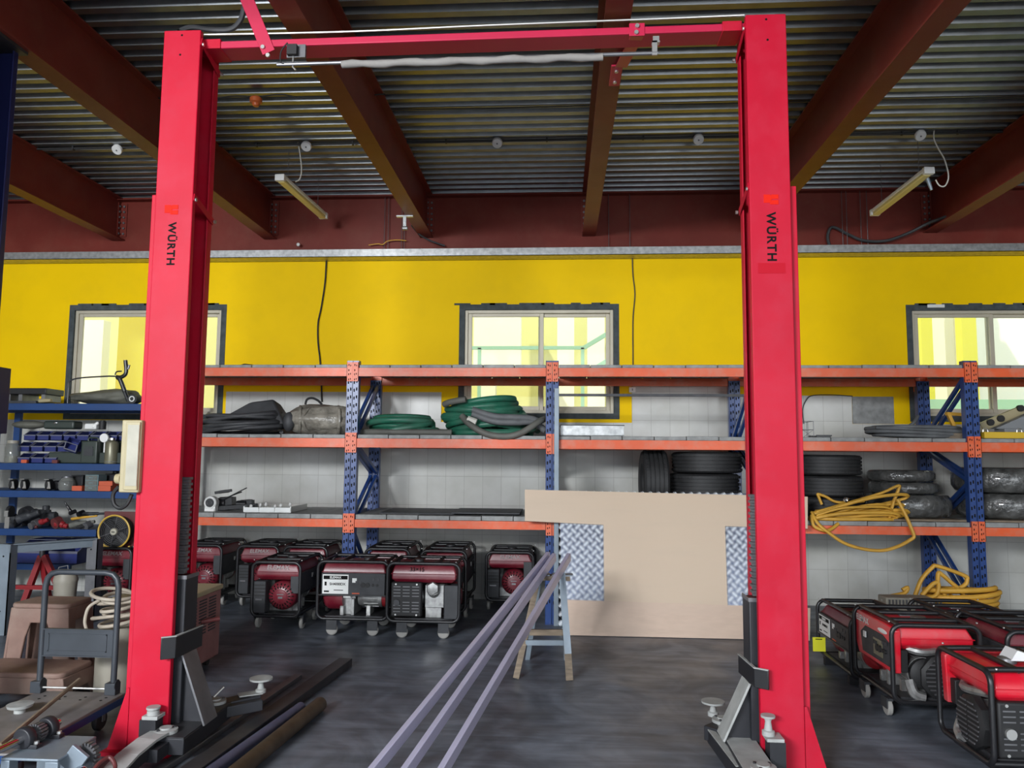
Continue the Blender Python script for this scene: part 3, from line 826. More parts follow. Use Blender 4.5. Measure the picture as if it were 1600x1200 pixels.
# padded shut-off bar hung below the beam
a0, a1 = at(433, 101, 4.03), at(1028, 83, 4.03)
b = MB(); b.cyl(a0, a1, .011, n=10); wb = b.build('shutoff_bar', 'steel_mid', lift, world=True)
f0, f1 = at(534, 101, 4.03), at(942, 89, 4.03)
b = MB(); pts = [f0 + (f1 - f0) * (i / 24) + V((0, 0, .004 * math.sin(i * 1.3))) for i in range(25)]
b.tube(pts, [.020 + .003 * math.sin(i * 2.1) for i in range(25)], 12); b.build('foam_sleeve', 'foam', wb, world=True)
q0, q1 = at(450, 72, 4.045), at(478, 94, 4.045)
b = MB(); b.bb((q0.x, 4.03, q1.z + .01), (q1.x, 4.05, q0.z)); sw = b.build('limit_switch', 'steel_mid', lift, world=True)
b = MB(); b.bb((q0.x + .01, 4.0, q1.z + .015), (q0.x + .065, 4.03, q0.z - .012)); b.tube(smooth_path([(q0.x + .01, 4.01, q0.z), (q0.x - .025, 4.01, q0.z - .05), (q0.x - .03, 4.02, q1.z - .02), (q0.x - .01, 4.02, q1.z - .03)]), .004); b.build('switch_body', 'black_matt', sw, world=True)
h = at(459, 100, 4.03); b = MB(); b.tube([(h.x - .005, 4.03, q1.z + .02), (h.x - .005, 4.03, h.z - .018), (h.x + .012, 4.03, h.z - .035)], .005); b.build('hook', 'zinc', sw, world=True)
h0, h1 = at(1020, 57, 4.05), at(1031, 87, 4.03)
b = MB(); b.bb((h0.x, 4.045, h0.z - .045), (h1.x, 4.055, h0.z)); b.bb((h0.x - .008, 4.02, h1.z), (h0.x + .02, 4.03, h0.z - .04)); b.bb((h0.x - .008, 4.02, h0.z - .05), (h1.x, 4.055, h0.z - .04)); b.build('bar_hanger', 'zinc', lift, world=True)

# control box on the outer side of the left column
cb0, cb1 = at(189, 656, 3.96), at(214, 770, 3.96)
b = MB(); b.bb((cb0.x, 3.972, cb1.z), (cb1.x, 4.034, cb0.z)); cx = b.build('control_box', 'cream', lift, world=True, bevel=.006)
f0, f1 = at(197, 659, 3.96), at(213, 766, 3.96)
b = MB(); b.bb((f0.x, 3.963, f1.z), (f1.x, 3.973, f0.z)); b.build('front_frame', 'cream', cx, world=True, bevel=.003)
b = MB(); b.bb((f0.x + .012, 3.960, f1.z + .022), (f1.x - .002, 3.964, f0.z - .016)); b.build('front_panel', 'cream_lt', cx, world=True)
k0 = at(186, 748, 4.0); b = MB(); b.cyl((cb0.x, 4.0, k0.z), (cb0.x - .03, 4.0, k0.z), .03, .026, 14); b.build('knob', 'cream', cx, world=True)
b = MB(); b.tube(smooth_path([at(186, 760, 4.05), at(177, 772, 4.05), at(178, 787, 4.05), at(187, 794, 4.05), at(198, 788, 4.05), at(206, 772, 4.06)]), .011); b.build('cable', 'black_matt', cx, world=True)

# neighbouring blue lift column at the left edge
bc = at(31, 60, 4.27); bt = at(20, 40, 4.0)
blue = thing('blue_lift_column', 'dark navy lift column cut off by the left edge of the picture', 'car lift', (bc.x - .11, 4.12, 0))
b = MB()
b.prism([(bc.x - .22, 4.0), (bc.x, 4.0), (bc.x, 4.04), (bc.x - .012, 4.04), (bc.x - .012, 4.012), (bc.x - .21, 4.012), (bc.x - .21, 4.26), (bc.x - .012, 4.26), (bc.x - .012, 4.23), (bc.x, 4.23), (bc.x, 4.272), (bc.x - .22, 4.272)], (0, 0, 0), (1, 0, 0), (0, 1, 0), (0, 0, bt.z + .06))
b.build('column', 'navy', blue, world=True, bevel=.005)
z0, z1 = at(8, 676, 4.0).z, at(8, 568, 4.0).z; xr = at(15, 620, 4.25).x
b = MB(); b.bb((bc.x - .05, 3.97, z0), (xr, 4.25, z1)); b.build('carriage', 'navy', blue, world=True, bevel=.004)
b = MB(); b.bb((bc.x - .22, 3.98, bt.z - .02), (bc.x + .045, 4.29, bt.z + .03)); b.bar((bc.x - .2, 3.97, bt.z + .03), (bc.x + .05, 3.97, bt.z - .07), .02, .05); b.build('top_bracket', 'steel_dark', blue, world=True)
b = MB(); b.bb((bc.x - .35, 3.95, 0), (bc.x, 4.35, .018)); b.build('base_plate', 'navy', blue, world=True)
# =================================================================== PALLET RACKING
YFr, YRr = 7.30, 8.30
LV = [(.862, .937, .981), (1.621, 1.706, 1.743), (2.308, 2.389, 2.420)]
def upright(x, y, face, zt, parent, px=None):
    b = MB()
    w, d = .056, .07
    b.bb((x - w / 2, y - .0, 0), (x + w / 2, y + .004, zt))
    for sx in (-1, 1): b.bb((x + sx * w / 2 - .002, y, 0), (x + sx * w / 2 + .002, y + d, zt))
    b.bb((x - w / 2, y - .02, 0), (x + w / 2, y + d + .02, .006))
    u = b.build('upright', 'rack_blue', parent, world=True, smooth=0)
    h = MB(); z = .18
    while z < zt - .05:
        h.bb((x - .018, y - .0012, z), (x - .006, y + .0005, z + .03)); h.bb((x + .006, y - .0012, z + .012), (x + .018, y + .0005, z + .042)); z += .076
    h.build('slot_pattern', 'ink', u, world=True, smooth=0)
def rack(label, x0, x1, npan, seed):
    r = thing('storage_rack', label, 'storage rack', ((x0 + x1) / 2, (YFr + YRr) / 2, 0), 0, 'blue and orange storage racking bays')
    rr = random.Random(seed)
    for x in (x0, x1):
        flip = x > 1.5
        for y in (YFr, YRr - .07): upright(x, y, -1, 2.46 if y == YFr else 2.36, r)
        # zig-zag bracing between front and rear upright
        for (za, zb, f) in ((.15, .82, 0), (.86, 1.32, 1), (1.36, 1.66, 0), (1.72, 2.30, 1)):
            ya, yb = (YRr - .06, YFr + .06) if f == 0 else (YFr + .06, YRr - .06)
            if f == 1 and za < 1: ya, yb = YFr + .06, YRr - .08
            if flip: ya, yb = YFr + YRr - ya, YFr + YRr - yb
            k = MB(); k.bar((x, ya, za), (x, yb, zb), .035, .03, (1, 0, 0)); k.build('diagonal_brace', 'rack_blue', r, world=True, smooth=0)
    for (z0, z1, z2) in LV:
        for y, f in ((YFr, -1), (YRr, 1)):
            k = MB()
            yo = y - .008 if f < 0 else y + .008
            k.prism([(0, z0), (0, z1), (-f * .028, z1), (-f * .028, z1 - .028), (-f * .05, z1 - .028), (-f * .05, z0)], (x0 + .028, yo, 0), (0, 1, 0), (0, 0, 1), (x1 - x0 - .056, 0, 0))
            # pressed groove lines along the face
            k.bb((x0 + .03, yo + f * .003, z0 + .052), (x1 - .03, yo, z0 + .058)); k.bb((x0 + .03, yo + f * .003, z0 + .012), (x1 - .03, yo, z0 + .018))
            bo = k.build('beam', 'orange', r, world=True, smooth=0)
            for x, sx in ((x0, 1), (x1, -1)):
                c = MB(); c.bb((x - .0285, yo + f * .006, z0 - .05), (x + .0285, yo - f * .0, z1 + .055)); c.bb((x + sx * .025, yo + f * .006, z0 - .05), (x + sx * .0285, yo - f * .05, z1 + .055))
                c.build('end_connector', 'orange', bo, world=True, smooth=0)
                h = MB()
                for zz in (z0 - .03, z0 + .02, z0 + .06, z1 + .03): h.bb((x - .012, yo + f * .0075, zz - .012), (x - .004, yo + f * .006, zz + .006)); 
                for zz in (z0 - .03, z0 + .02, z1 + .02): h.bb((x + .006, yo + f * .0075, zz - .006), (x + .013, yo + f * .006, zz + .01))
                h.build('slot_pattern', 'ink', bo, world=True, smooth=0)
        W = (x1 - x0 - .06) / npan
        for i in range(npan):
            a = x0 + .03 + W * i + .003; c = a + W - .006
            dz = rr.uniform(-.002, .003)
            k = MB(); k.bb((a, YFr + .004, z1 + .001), (c, YRr - .004, z2 + dz)); k.build('deck_panel', 'panel', r, world=True, bevel=.003, seg=1)
    return r
rack('rack bay carrying the black hoses and plastic wrapped bundle, partly behind the left red column', -4.0, -2.036, 6, 1)
rack('rack bay carrying the two green hose coils on its middle shelf', -1.978, -.106, 6, 2)
rack('rack bay behind the leaning plywood with tyres on its lowest shelf', -.044, 1.812, 6, 3)
rack('rack bay with the yellow hose bundle, right of the right red column', 1.870, 3.748, 6, 4)
rack('rack bay with shrink wrapped tyres at the right picture edge', 3.812, 5.68, 6, 5)
ZS = [l[2] for l in LV]      # shelf top heights
# =================================================================== GENERATORS
def generator(label, x, y, rz, style='dark', L=.65, W=.47, z0=.125, z1=.64, hoop='side', wheels=True, plate=None, tank_text=None, hand_text=None, tag_=None, grp='portable generators on the floor'):
    g = thing('generator', label, 'generator', (x, y, 0), R(rz), grp)
    red = style == 'red'
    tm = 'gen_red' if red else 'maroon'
    hx, hy = L / 2, W / 2
    r = .0145
    H = z1 - z0
    b = MB()
    if hoop == 'side':
        for sy in (-1, 1): b.tube([(px, sy * (hy - r), pz) for px, pz in rrect(0, (z0 + z1) / 2, L - 2 * r, H - 2 * r, .06)], r, 8, closed=True)
        for sx in (-.86, -.35, .35, .86): b.cyl((sx * hx, -hy + r, z1 - r if abs(sx) < .8 else z1 - r), (sx * hx, hy - r, z1 - r), r * .9, n=8)
        for sx in (-.8, .8): b.cyl((sx * hx, -hy + r, z0 + r), (sx * hx, hy - r, z0 + r), r, n=8)
    else:
        for sx in (-1, 1): b.tube([(sx * (hx - r), py, pz) for py, pz in rrect(0, (z0 + z1) / 2, W - 2 * r, H - 2 * r, .06)], r, 8, closed=True)
        for sy in (-.78, .78): b.tube(smooth_path([(-hx + r, sy * hy, z1 - r), (-hx * .3, sy * hy, z1 - r + .004), (hx * .5, sy * hy, z1 - r + .004), (hx - r, sy * hy, z1 - r)]), r, 8)
        for sx in (-.3, .45): b.cyl((sx * hx, -.78 * hy, z1 - r), (sx * hx, .78 * hy, z1 - r), r, n=8)
        for sy in (-.8, .8): b.cyl((-hx + r, sy * hy, z0 + r), (hx - r, sy * hy, z0 + r), r, n=8)
    fr = b.build('frame', 'black', g, smooth=50)
    for sx, sy in ((-1, -1), (1, -1), (-1, 1), (1, 1)):
        k = MB(); k.cyl((sx * hx * .86, sy * (hy - r), z1 - .002), (sx * hx * .86, sy * (hy - r), z1 + .005), .006, n=6); k.build('frame_bolt', 'zinc', fr)
    b = MB(); b.bb((-hx * .8, -hy * .72, z0 + .014), (hx * .8, hy * .72, z0 + .03)); b.build('base_tray', 'steel_dark', g)
    # tank
    tz0, tz1 = z1 - .185 * H / .515, z1 - .03
    tw, tl = hy - .035, hx - .045
    b = MB()
    zm = tz0 + (tz1 - tz0) * .52
    def ring(l, w, z): return [(-l, -w, z), (l, -w, z), (l, w, z), (-l, w, z)]
    lv = [ring(tl * .86, tw * .86, tz0), ring(tl, tw, tz0 + .035), ring(tl, tw, zm), ring(tl * .93, tw * .88, tz1 - .012), ring(tl * .86, tw * .8, tz1)]
    vs = [p for q in lv for p in q]
    fs = [(3, 2, 1, 0), tuple(range(16, 20))] + [(i * 4 + j, i * 4 + (j + 1) % 4, i * 4 + 4 + (j + 1) % 4, i * 4 + 4 + j) for i in range(4) for j in range(4)]
    b.add(vs, fs)
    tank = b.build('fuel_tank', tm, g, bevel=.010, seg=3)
    b = MB(); b.bb((-tl - .006, -tw - .006, zm - .006), (tl + .006, tw + .006, zm)); b.build('seam_flange', tm, tank, bevel=.002)
    b = MB(); b.lathe([(0, tz1 + .028), (.042, tz1 + .026), (.046, tz1 + .018), (.046, tz1 - .002), (0, tz1 - .002)], (hx * .25, 0, 0), n=20); b.build('fuel_cap', 'steel_dark' if not red else 'steel_mid', tank)
    b = MB(); b.bb((-hx * .6, -.05, tz1 - .002), (-hx * .2, .05, tz1 + .006)); b.build('fuel_gauge', 'steel_mid', tank, bevel=.003)
    if tank_text == 'end':   # pale lettering on the end of the tank
        text('lettering', 'ELEMAX', .055, 'faint_print', tank, (-tl * .965 - .003, 0, (zm + tz1) / 2), (R(66), 0, R(-90)), bold=.001)
    if hand_text: text('handwriting', hand_text, .05, 'ink', tank, (.06, tw * .95 + .004, (zm + tz1) / 2 - .003), (R(68), 0, R(180)), bold=.0005)
    # engine block with fins, head and carburettor
    eb = MB()
    zc = z0 + .17 * H / .515 + .02
    eb.bb((-hx * .45, -hy * .42, z0 + .03), (-hx * .02, hy * .55, zc + .03))
    for i in range(7): eb.bb((-hx * .52, hy * .30 + i * .013, zc - .07), (-hx * .02, hy * .30 + i * .013 + .006, zc + .12))
    eb.cyl((-hx * .25, hy * .2, zc + .02), (-hx * .25, hy * .78, zc + .09), .062, .055, 14)
    eb.bb((-hx * .1, -hy * .6, z0 + .03), (-hx * .02, -hy * .4, zc - .02)); eb.bb((-hx * .4, -hy * .62, z0 + .03), (-hx * .3, -hy * .3, zc - .08))
    en = eb.build('engine', 'alu_cast', g, bevel=.004, seg=1)
    b = MB(); b.cyl((-hx * .2, -hy * .55, zc + .03), (-hx * .2, -hy * .3, zc + .06), .03, n=12); b.bb((-hx * .32, -hy * .62, zc - .01), (-hx * .12, -hy * .5, zc + .05)); b.tube(smooth_path([(-hx * .4, -hy * .6, zc + .1), (-hx * .3, -hy * .75, zc + .06), (-hx * .1, -hy * .7, zc + .09), (0, -hy * .6, zc + .12)]), .006); b.build('carburettor', 'zinc', en)
    b = MB(); b.lathe([(0, .0), (.045, 0), (.058, .018), (.05, .034), (.02, .038), (0, .038)], (-hx * .25, hy * .8, zc + .1), 'Y', 6); b.build('rocker_cover', 'alu_cast', en)
    # alternator
    b = MB(); b.lathe([(0, 0), (.075, 0), (.085, .02), (.085, hx * .55), (.092, hx * .56), (.092, hx * .66), (0, hx * .66)], (hx * .05, -hy * .18, zc - .01), 'X', 22); al = b.build('alternator', 'alu_cast', g)
    b = MB()
    for i in range(10):
        a = 2 * math.pi * i / 10; b.box((hx * .42, -hy * .18 + .085 * math.cos(a), zc - .01 + .085 * math.sin(a)), (hx * .4, .007, .007))
    b.build('fin_rib', 'alu_cast', al)
    b = MB(); b.lathe([(0, 0), (.088, 0), (.088, hx * .1), (.06, hx * .16), (0, hx * .16)], (hx * .715, -hy * .18, zc - .01), 'X', 20); b.build('end_cover', 'jack_red' if not red else 'black_matt', al)
    b = MB(); b.bb((hx * .3, -hy * .5, z0 + .03), (hx * .4, hy * .1, zc - .08)); b.build('mount_foot', 'zinc', al)
    # recoil starter on the -X end
    rc = (-hx * .92, -hy * .16, zc)
    b = MB(); b.lathe([(0, 0), (.055, 0), (.085, .008), (.105, .02), (.122, .045), (.128, .07), (.128, .19 * L / .65), (0, .19 * L / .65)], rc, 'X', 26); rs = b.build('recoil_starter', 'maroon' if not red else 'jack_red', g)
    b = MB()
    for i in range(20):
        a = 2 * math.pi * i / 20
        for rad in (.078, .102):
            b.box((rc[0] + (.006 if rad < .09 else .018), rc[1] + rad * math.cos(a), rc[2] + rad * math.sin(a)), (.008, .020, .009), Matrix.Rotation(a, 3, 'X'))
    b.build('vent_grille', 'ink', rs)
    b = MB(); b.torus((rc[0] + .002, rc[1], rc[2]), .058, .004, 'X', 20, 6); b.build('rim', tm, rs)
    b = MB(); b.bb((rc[0] - .001, rc[1] - .03, rc[2] + .012), (rc[0] + .004, rc[1] + .03, rc[2] + .020)); b.bb((rc[0] - .001, rc[1] - .02, rc[2] - .02), (rc[0] + .004, rc[1] + .02, rc[2] - .002)); b.build('badge_label', 'steel_mid', rs)
    # air cleaner on the -X end, other side
    b = MB(); a0, a1 = (-hx * .93, hy * .42, z0 + .035), (-hx * .55, hy * .93, zc + .13)
    b.bb(a0, a1); ac = b.build('air_cleaner', 'charcoal', g, bevel=.008)
    b = MB()
    for i in range(4): b.bb((a0[0] - .004, a0[1] + .004, zc - .0 + i * .03), (a0[0] + .01, a1[1] - .004, zc + .012 + i * .03))
    b.build('cover_rib', 'black_matt', ac)
    b = MB(); b.bb((a0[0] - .005, a0[1] + .03, zc - .035), (a0[0], a1[1] - .03, zc - .022)); b.build('maker_label', 'steel_mid', ac)
    # muffler guard with slots, +Y side
    m0, m1 = (hx * .04, hy * .66, z0 + .05), (hx * .86, hy * .93, z0 + .05 + .29 * H / .515)
    b = MB(); b.bb(m0, m1); mu = b.build('muffler_guard', 'black_matt', g, bevel=.012)
    b = MB()
    for cx_ in (.2, .5, .8):
        for i in range(9):
            if i in (4,) or (cx_ > .7 and i == 3): continue
            xx = m0[0] + (m1[0] - m0[0]) * cx_; zz = m0[2] + .04 + i * .026
            if zz < m1[2] - .02: b.bb((xx - .03, m1[1] - .002, zz), (xx + .03, m1[1] + .0015, zz + .007))
    b.build('vent_grille', 'steel_mid', mu)  # light showing through the slots, put in as grey bars
    b = MB(); b.lathe([(.014, .0), (.026, 0), (.026, .02), (.014, .02)], (m0[0] + (m1[0] - m0[0]) * .8, m1[1] - .004, m0[2] + .12), 'Y', 16); b.build('exhaust_outlet', 'steel_dark' if not red else 'zinc', mu)
    for xx, zz in ((.16, .94), (.84, .94), (.84, .06), (.16, .06)):
        k = MB(); px = m0[0] + (m1[0] - m0[0]) * xx; pz = m0[2] + (m1[2] - m0[2]) * zz
        k.cyl((px, m1[1] - .004, pz), (px, m1[1] + .003, pz), .008, n=8); k.build('screw', 'zinc', mu)
    # battery / choke side details beside the engine on +Y
    b = MB(); b.bb((-hx * .72, hy * .5, zc - .02), (-hx * .6, hy * .8, zc + .13)); b.build('bracket', 'zinc', en)
    # control panel on the -Y side
    yy = -hy + .012
    if not red:
        b = MB(); p0, p1 = (-hx * .86, yy, z0 + .215 * H / .515), (hx * .86, yy + .10, tz0 + .072 * H / .515)
        b.bb(p0, p1); cp = b.build('control_panel', 'charcoal', g, bevel=.004)
        b = MB(); b.bb((-hx * .93, yy - .006, p0[2] - .004), (hx * .93, yy + .01, p0[2] + .006)); b.build('panel_edge', 'black', cp)
    else:   # long red fascia with a dark inset
        b = MB(); zf = z0 + .20 * H / .515
        b.prism([(-hx * .93, zf + .05), (-hx * .80, zf - .012), (hx * .9, zf - .012), (hx * .93, tz1 - .02), (hx * .85, tz1), (-hx * .85, tz1), (-hx * .93, tz1 - .03)], (0, yy + .012, 0), (1, 0, 0), (0, 0, 1), (0, .05, 0))
        fa = b.build('fascia', 'gen_red', g, bevel=.008, seg=3)
        p0, p1 = (-hx * .66, yy, zf + .015), (hx * .80, yy + .04, tz0 + .065)
        b = MB(); b.prism([(p0[0] + .03, p0[2]), (p1[0], p0[2]), (p1[0], p1[2] - .03), (p1[0] - .10, p1[2]), (p0[0] + .08, p1[2]), (p0[0], p1[2] - .05)], (0, yy + .008, 0), (1, 0, 0), (0, 0, 1), (0, .03, 0)); cp = b.build('control_panel', 'charcoal', g, bevel=.004)
        text('lettering', 'ELEMAX', .055, 'label', fa, (-hx * .56, yy + .0108, tz1 - .045), (R(90), 0, 0), bold=.0012)
        b = MB(); b.ell((hx * .45, yy + .012, p1[2] + .022), (.07, .003, .014)); b.build('badge_label', 'label', fa)
    pz = (p0[2] + p1[2]) / 2
    b = MB()
    for i, xx in enumerate((.30, .44, .60, .72)):
        k = MB(); k.cyl((hx * xx * .9, yy + .01, pz - .005), (hx * xx * .9, yy - .006, pz - .005), .021 if i < 2 else .012, n=16); k.build('socket_outlet', 'black_matt', cp)
    for xx, dz in ((.1, .02), (.2, .02), (.55, .045), (.68, .045)):
        k = MB(); k.bb((hx * xx - .01, yy - .004, pz + dz - .01), (hx * xx + .01, yy + .004, pz + dz + .01)); k.build('switch', 'steel_dark', cp)
    k = MB(); k.bb((-hx * .02 if not red else -hx * .42, yy - .003, pz + .015), (hx * .10 if not red else -hx * .30, yy + .004, pz + .052)); k.build('caution_label', 'label', cp)
    if red:
        k = MB(); k.bb((hx * .05, yy + .004, pz - .055), (hx * .48, yy + .009, pz + .045)); k.build('outlet_plate', 'olive', cp)
    if plate:
        w = .160; px = -hx * .82
        k = MB(); k.bb((px, yy - .004, p0[2] + .012), (px + w * 1.42, yy + .002, p1[2] - .012)); pl = k.build('rating_plate', 'label', cp)
        zz0, zz1 = p0[2] + .012, p1[2] - .012; hh = zz1 - zz0; cx_ = px + w * .71
        k = MB(); k.bb((px + .008, yy - .005, zz1 - hh * .25), (px + w * 1.42 - .008, yy - .003, zz1 - hh * .06)); k.build('header_band', 'ink', pl)
        text('lettering', 'ELEMAX', hh * .17, 'label', pl, (cx_, yy - .0058, zz1 - hh * .155), (R(90), 0, 0), bold=.0006)
        text('lettering', 'SH4000DX', hh * .185, 'ink', pl, (cx_ + .018, yy - .0046, zz0 + hh * .50), (R(90), 0, 0), bold=.0007)
        k = MB(); k.bb((px + .018, yy - .005, zz0 + hh * .42), (px + .036, yy - .003, zz0 + hh * .62)); k.bb((px + .014, yy - .005, zz0 + hh * .08), (px + .058, yy - .003, zz0 + hh * .16)); k.bb((px + .1, yy - .005, zz0 + hh * .17), (px + .182, yy - .003, zz0 + hh * .21)); k.build('printed_marking', 'ink', pl)
        k = MB(); k.bb((hx * -.02, yy - .004, p0[2] + .012), (hx * .18, yy - .001, p0[2] + .022)); k.build('warning_strip', 'orange_box', cp)
    if red:     # slotted round cover and silver engine parts on the +X end
        sc = (hx * .80, hy * .15, zc - .02)
        b = MB(); b.lathe([(.135, 0), (.135, .04), (.115, .055), (0, .058)], sc, 'X', 9); sv = b.build('fan_cover', 'black_matt', g)
        b = MB()
        for i in range(9):
            zz = sc[2] - .095 + i * .024; half = math.sqrt(max(0, .118 ** 2 - (zz - sc[2]) ** 2))
            for sgn in (-1, 1): b.bb((sc[0] + .0555, sc[1] + sgn * .008, zz), (sc[0] + .0605, sc[1] + sgn * half * .92, zz + .008))
        b.build('vent_grille', 'steel_mid', sv)
        b = MB(); b.tube(smooth_path([(hx * .7, -hy * .5, zc + .13), (hx * .82, -hy * .3, zc + .12), (hx * .82, -.02, zc + .12), (hx * .7, hy * .3, zc + .13)]), .022, 8); b.build('exhaust_pipe', 'alu_cast', g); b = MB(); b.tube(smooth_path([(hx * .75, -hy * .5, zc - .05), (hx * .85, -hy * .45, zc - .12), (hx * .9, -hy * .25, zc - .14)]), .03, 8); b.build('silencer_pipe', 'alu_cast', g)
        b = MB(); b.bb((hx * .6, -hy * .85, zc), (hx * .85, -hy * .55, zc + .13)); b.build('battery', 'black_matt', g, bevel=.005)
    if wheels:
        for sx, sy in ((-.55, -1), (.55, -1), (-.55, 1), (.55, 1)):
            cx_, cy_ = sx * hx, sy * (hy - .03)
            k = MB(); k.lathe([(.012, -.016), (.042, -.016), (.05, -.010), (.05, .010), (.042, .016), (.012, .016)], (cx_, cy_, .05), 'Y', 18); wh = k.build('wheel', 'wheel_grey', g)
            k = MB(); k.bb((cx_ - .045, cy_ + sy * .018, .048), (cx_ + .045, cy_ + sy * .024, z0 + .012)); k.bb((cx_ - .03, cy_ - .02, z0 - .012), (cx_ + .03, cy_ + .02, z0 + .004)); k.build('wheel_bracket', 'charcoal', wh)
    else:
        for sx in (-.7, .7):
            k = MB(); k.bb((sx * hx - .02, -hy * .9, 0), (sx * hx + .02, hy * .9, z0 + .006)); k.build('skid', 'black', g)
    if tag_:
        k = MB(); k.bb((-hx + .034, -hy - .035, z0 + .03), (-hx + .038, -hy + .06, z0 + .135)); tg = k.build('paper_tag', 'tag_yellow', fr)
        k = MB(); k.bb((-hx + .0375, -hy - .015, z0 + .118), (-hx + .039, -hy + .035, z0 + .124)); k.build('handwriting', 'ink', tg)
    return g
GL_ = 'dark maroon portable generators under the racking'
GR_ = 'bright red portable generators at right'
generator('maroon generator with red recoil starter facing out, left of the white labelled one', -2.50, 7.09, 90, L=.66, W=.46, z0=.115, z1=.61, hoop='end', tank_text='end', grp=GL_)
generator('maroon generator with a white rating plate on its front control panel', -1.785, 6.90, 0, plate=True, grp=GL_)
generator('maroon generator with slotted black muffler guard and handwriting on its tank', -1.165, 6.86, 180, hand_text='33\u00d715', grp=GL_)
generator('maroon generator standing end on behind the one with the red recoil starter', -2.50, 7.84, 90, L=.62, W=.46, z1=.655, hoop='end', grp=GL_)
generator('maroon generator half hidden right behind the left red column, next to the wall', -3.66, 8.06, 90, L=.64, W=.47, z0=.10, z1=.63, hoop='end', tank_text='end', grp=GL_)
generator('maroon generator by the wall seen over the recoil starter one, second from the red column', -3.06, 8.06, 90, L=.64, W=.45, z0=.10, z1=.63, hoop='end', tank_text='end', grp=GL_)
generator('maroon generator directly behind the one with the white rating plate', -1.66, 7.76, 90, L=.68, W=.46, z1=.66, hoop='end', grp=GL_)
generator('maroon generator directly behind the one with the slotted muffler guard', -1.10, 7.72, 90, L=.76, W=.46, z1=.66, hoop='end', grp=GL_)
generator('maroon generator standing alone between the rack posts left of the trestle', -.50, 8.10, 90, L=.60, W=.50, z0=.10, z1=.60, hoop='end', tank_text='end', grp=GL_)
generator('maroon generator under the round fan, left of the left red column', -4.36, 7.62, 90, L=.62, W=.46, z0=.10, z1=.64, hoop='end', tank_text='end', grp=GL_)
generator('bright red generator on castors with a dark control panel and white lettering', 2.235, 5.14, -90, 'red', L=.62, W=.54, z0=.10, z1=.575, hoop='end', grp=GR_)
generator('generator with a yellow paper tag on its frame, beside the right red column', 2.22, 5.86, -90, 'dark', L=.70, W=.50, z0=.05, z1=.475, hoop='end', wheels=False, plate=True, tag_=True, grp=GR_)
generator('nearest bright red generator in the right bottom corner with black slotted cover', 2.415, 4.29, 180, 'red', L=.64, W=.56, z0=.05, z1=.525, hoop='end', wheels=False, grp=GR_)
generator('dusty dark generator right of the castored red one', 2.89, 5.14, -90, 'dark', L=.62, W=.52, z0=.08, z1=.55, hoop='end', wheels=False, grp=GR_)
generator('dusty dark generator below the yellow hose heap, behind the castored red one', 2.89, 5.84, -90, 'dark', L=.62, W=.52, z0=.05, z1=.50, hoop='end', wheels=False, grp=GR_)
generator('dusty dark generator cut off by the right picture edge', 3.52, 5.40, -90, 'dark', L=.62, W=.52, z0=.08, z1=.54, hoop='end', wheels=False, grp=GR_)
b = MB(); b.prism([(-.09, 0), (.06, 0), (.09, .004), (-.05, .05)], (2.42, 4.24, .515), (1, 0, 0), (0, .2, 1), (0, .11, .0)); tag(b.build('paper_sheet', 'paper', loc=(2.42, 4.28, .52)), 'crumpled white paper lying on the nearest red generator', 'paper')
# =================================================================== THINGS ON THE RACKING
def coil_pts(cx, cy, z0, rx, ry, turns, height, seed, tilt=0.0, n=22, jit=.12, lean=(0, 0), sink=0.0, dome=0.0):
    rr = random.Random(seed); P = []
    for t in range(turns):
        f = t / max(1, turns - 1)
        kx, ky = 1 + rr.uniform(-jit, jit), 1 + rr.uniform(-jit, jit)
        ox, oy = rr.uniform(-.03, .03) + lean[0] * f, rr.uniform(-.03, .03) + lean[1] * f
        tx, ty = rr.uniform(-tilt, tilt), rr.uniform(-tilt, tilt)
        for i in range(n):
            a = 2 * math.pi * i / n; ff = (t + i / n) / turns
            sh_ = 1 - dome * f; x = rx * kx * sh_ * math.cos(a); y = ry * ky * (1 - dome * .6 * f) * math.sin(a)
            P.append(V((cx + ox + x, cy + oy + y, max(z0, z0 + height * ff + tx * x + ty * y - sink * (1 - abs(math.cos(a)))))))
    return P
def hose(name, label, pts, r, m, cat='hose', loc=None, group=None, flat=1.0, tails=(), tape=None):
    loc = loc or pts[0]
    t = thing(name, label, cat, loc, 0, group)
    b = MB(); b.tube(smooth_path(pts, 2), r, 9, flat=flat); b.build('hose', m, t, world=True, smooth=70)
    for tl, tm in tails:
        b = MB(); b.tube(smooth_path(tl, 6), r * .95, 9); b.build('hose_end', tm, t, world=True, smooth=70)
    if tape:
        b = MB(); b.tube([tape[0], tape[1]], r * 1.25, 10); b.build('binding_tape', 'white_cable', t, world=True)
    return t
z = ZS[1]
hose('hose_coil', 'large pile of black hose on the middle shelf beside the left red column', coil_pts(-3.25, 7.72, z + .024, .43, .30, 9, .19, 3, .12, dome=.2), .022, 'hose_black', loc=(-3.22, 7.72, z))
b = MB(); p = at(430, 624, 7.75); q = at(452, 668, 7.7)
b.add([(p.x - .5, 7.6, z + .17), (q.x - .02, 7.62, z + .10), (q.x - .02, 8.05, z + .05), (p.x - .5, 8.05, z + .12), (p.x, 7.7, p.z), (p.x - .25, 7.72, p.z - .03), (p.x - .02, 7.95, p.z - .03)],
      [(0, 1, 4, 5), (1, 2, 6, 4), (2, 3, 5, 6), (3, 0, 5), (4, 6, 5), (0, 3, 2, 1)])
tag(b.build('tarpaulin', 'hose_black', loc=(p.x, 7.7, z + .1), bevel=.02), 'folded black sheet peaked on top of the black hose pile', 'sheet')
bx = at(506, 660, 7.75).x
bun = thing('wrapped_bundle', 'bulky bundle in dusty pale plastic wrap on the middle shelf beside the black hoses', 'bundle', (bx, 7.78, z))
b = MB(); nu, nv = 30, 14
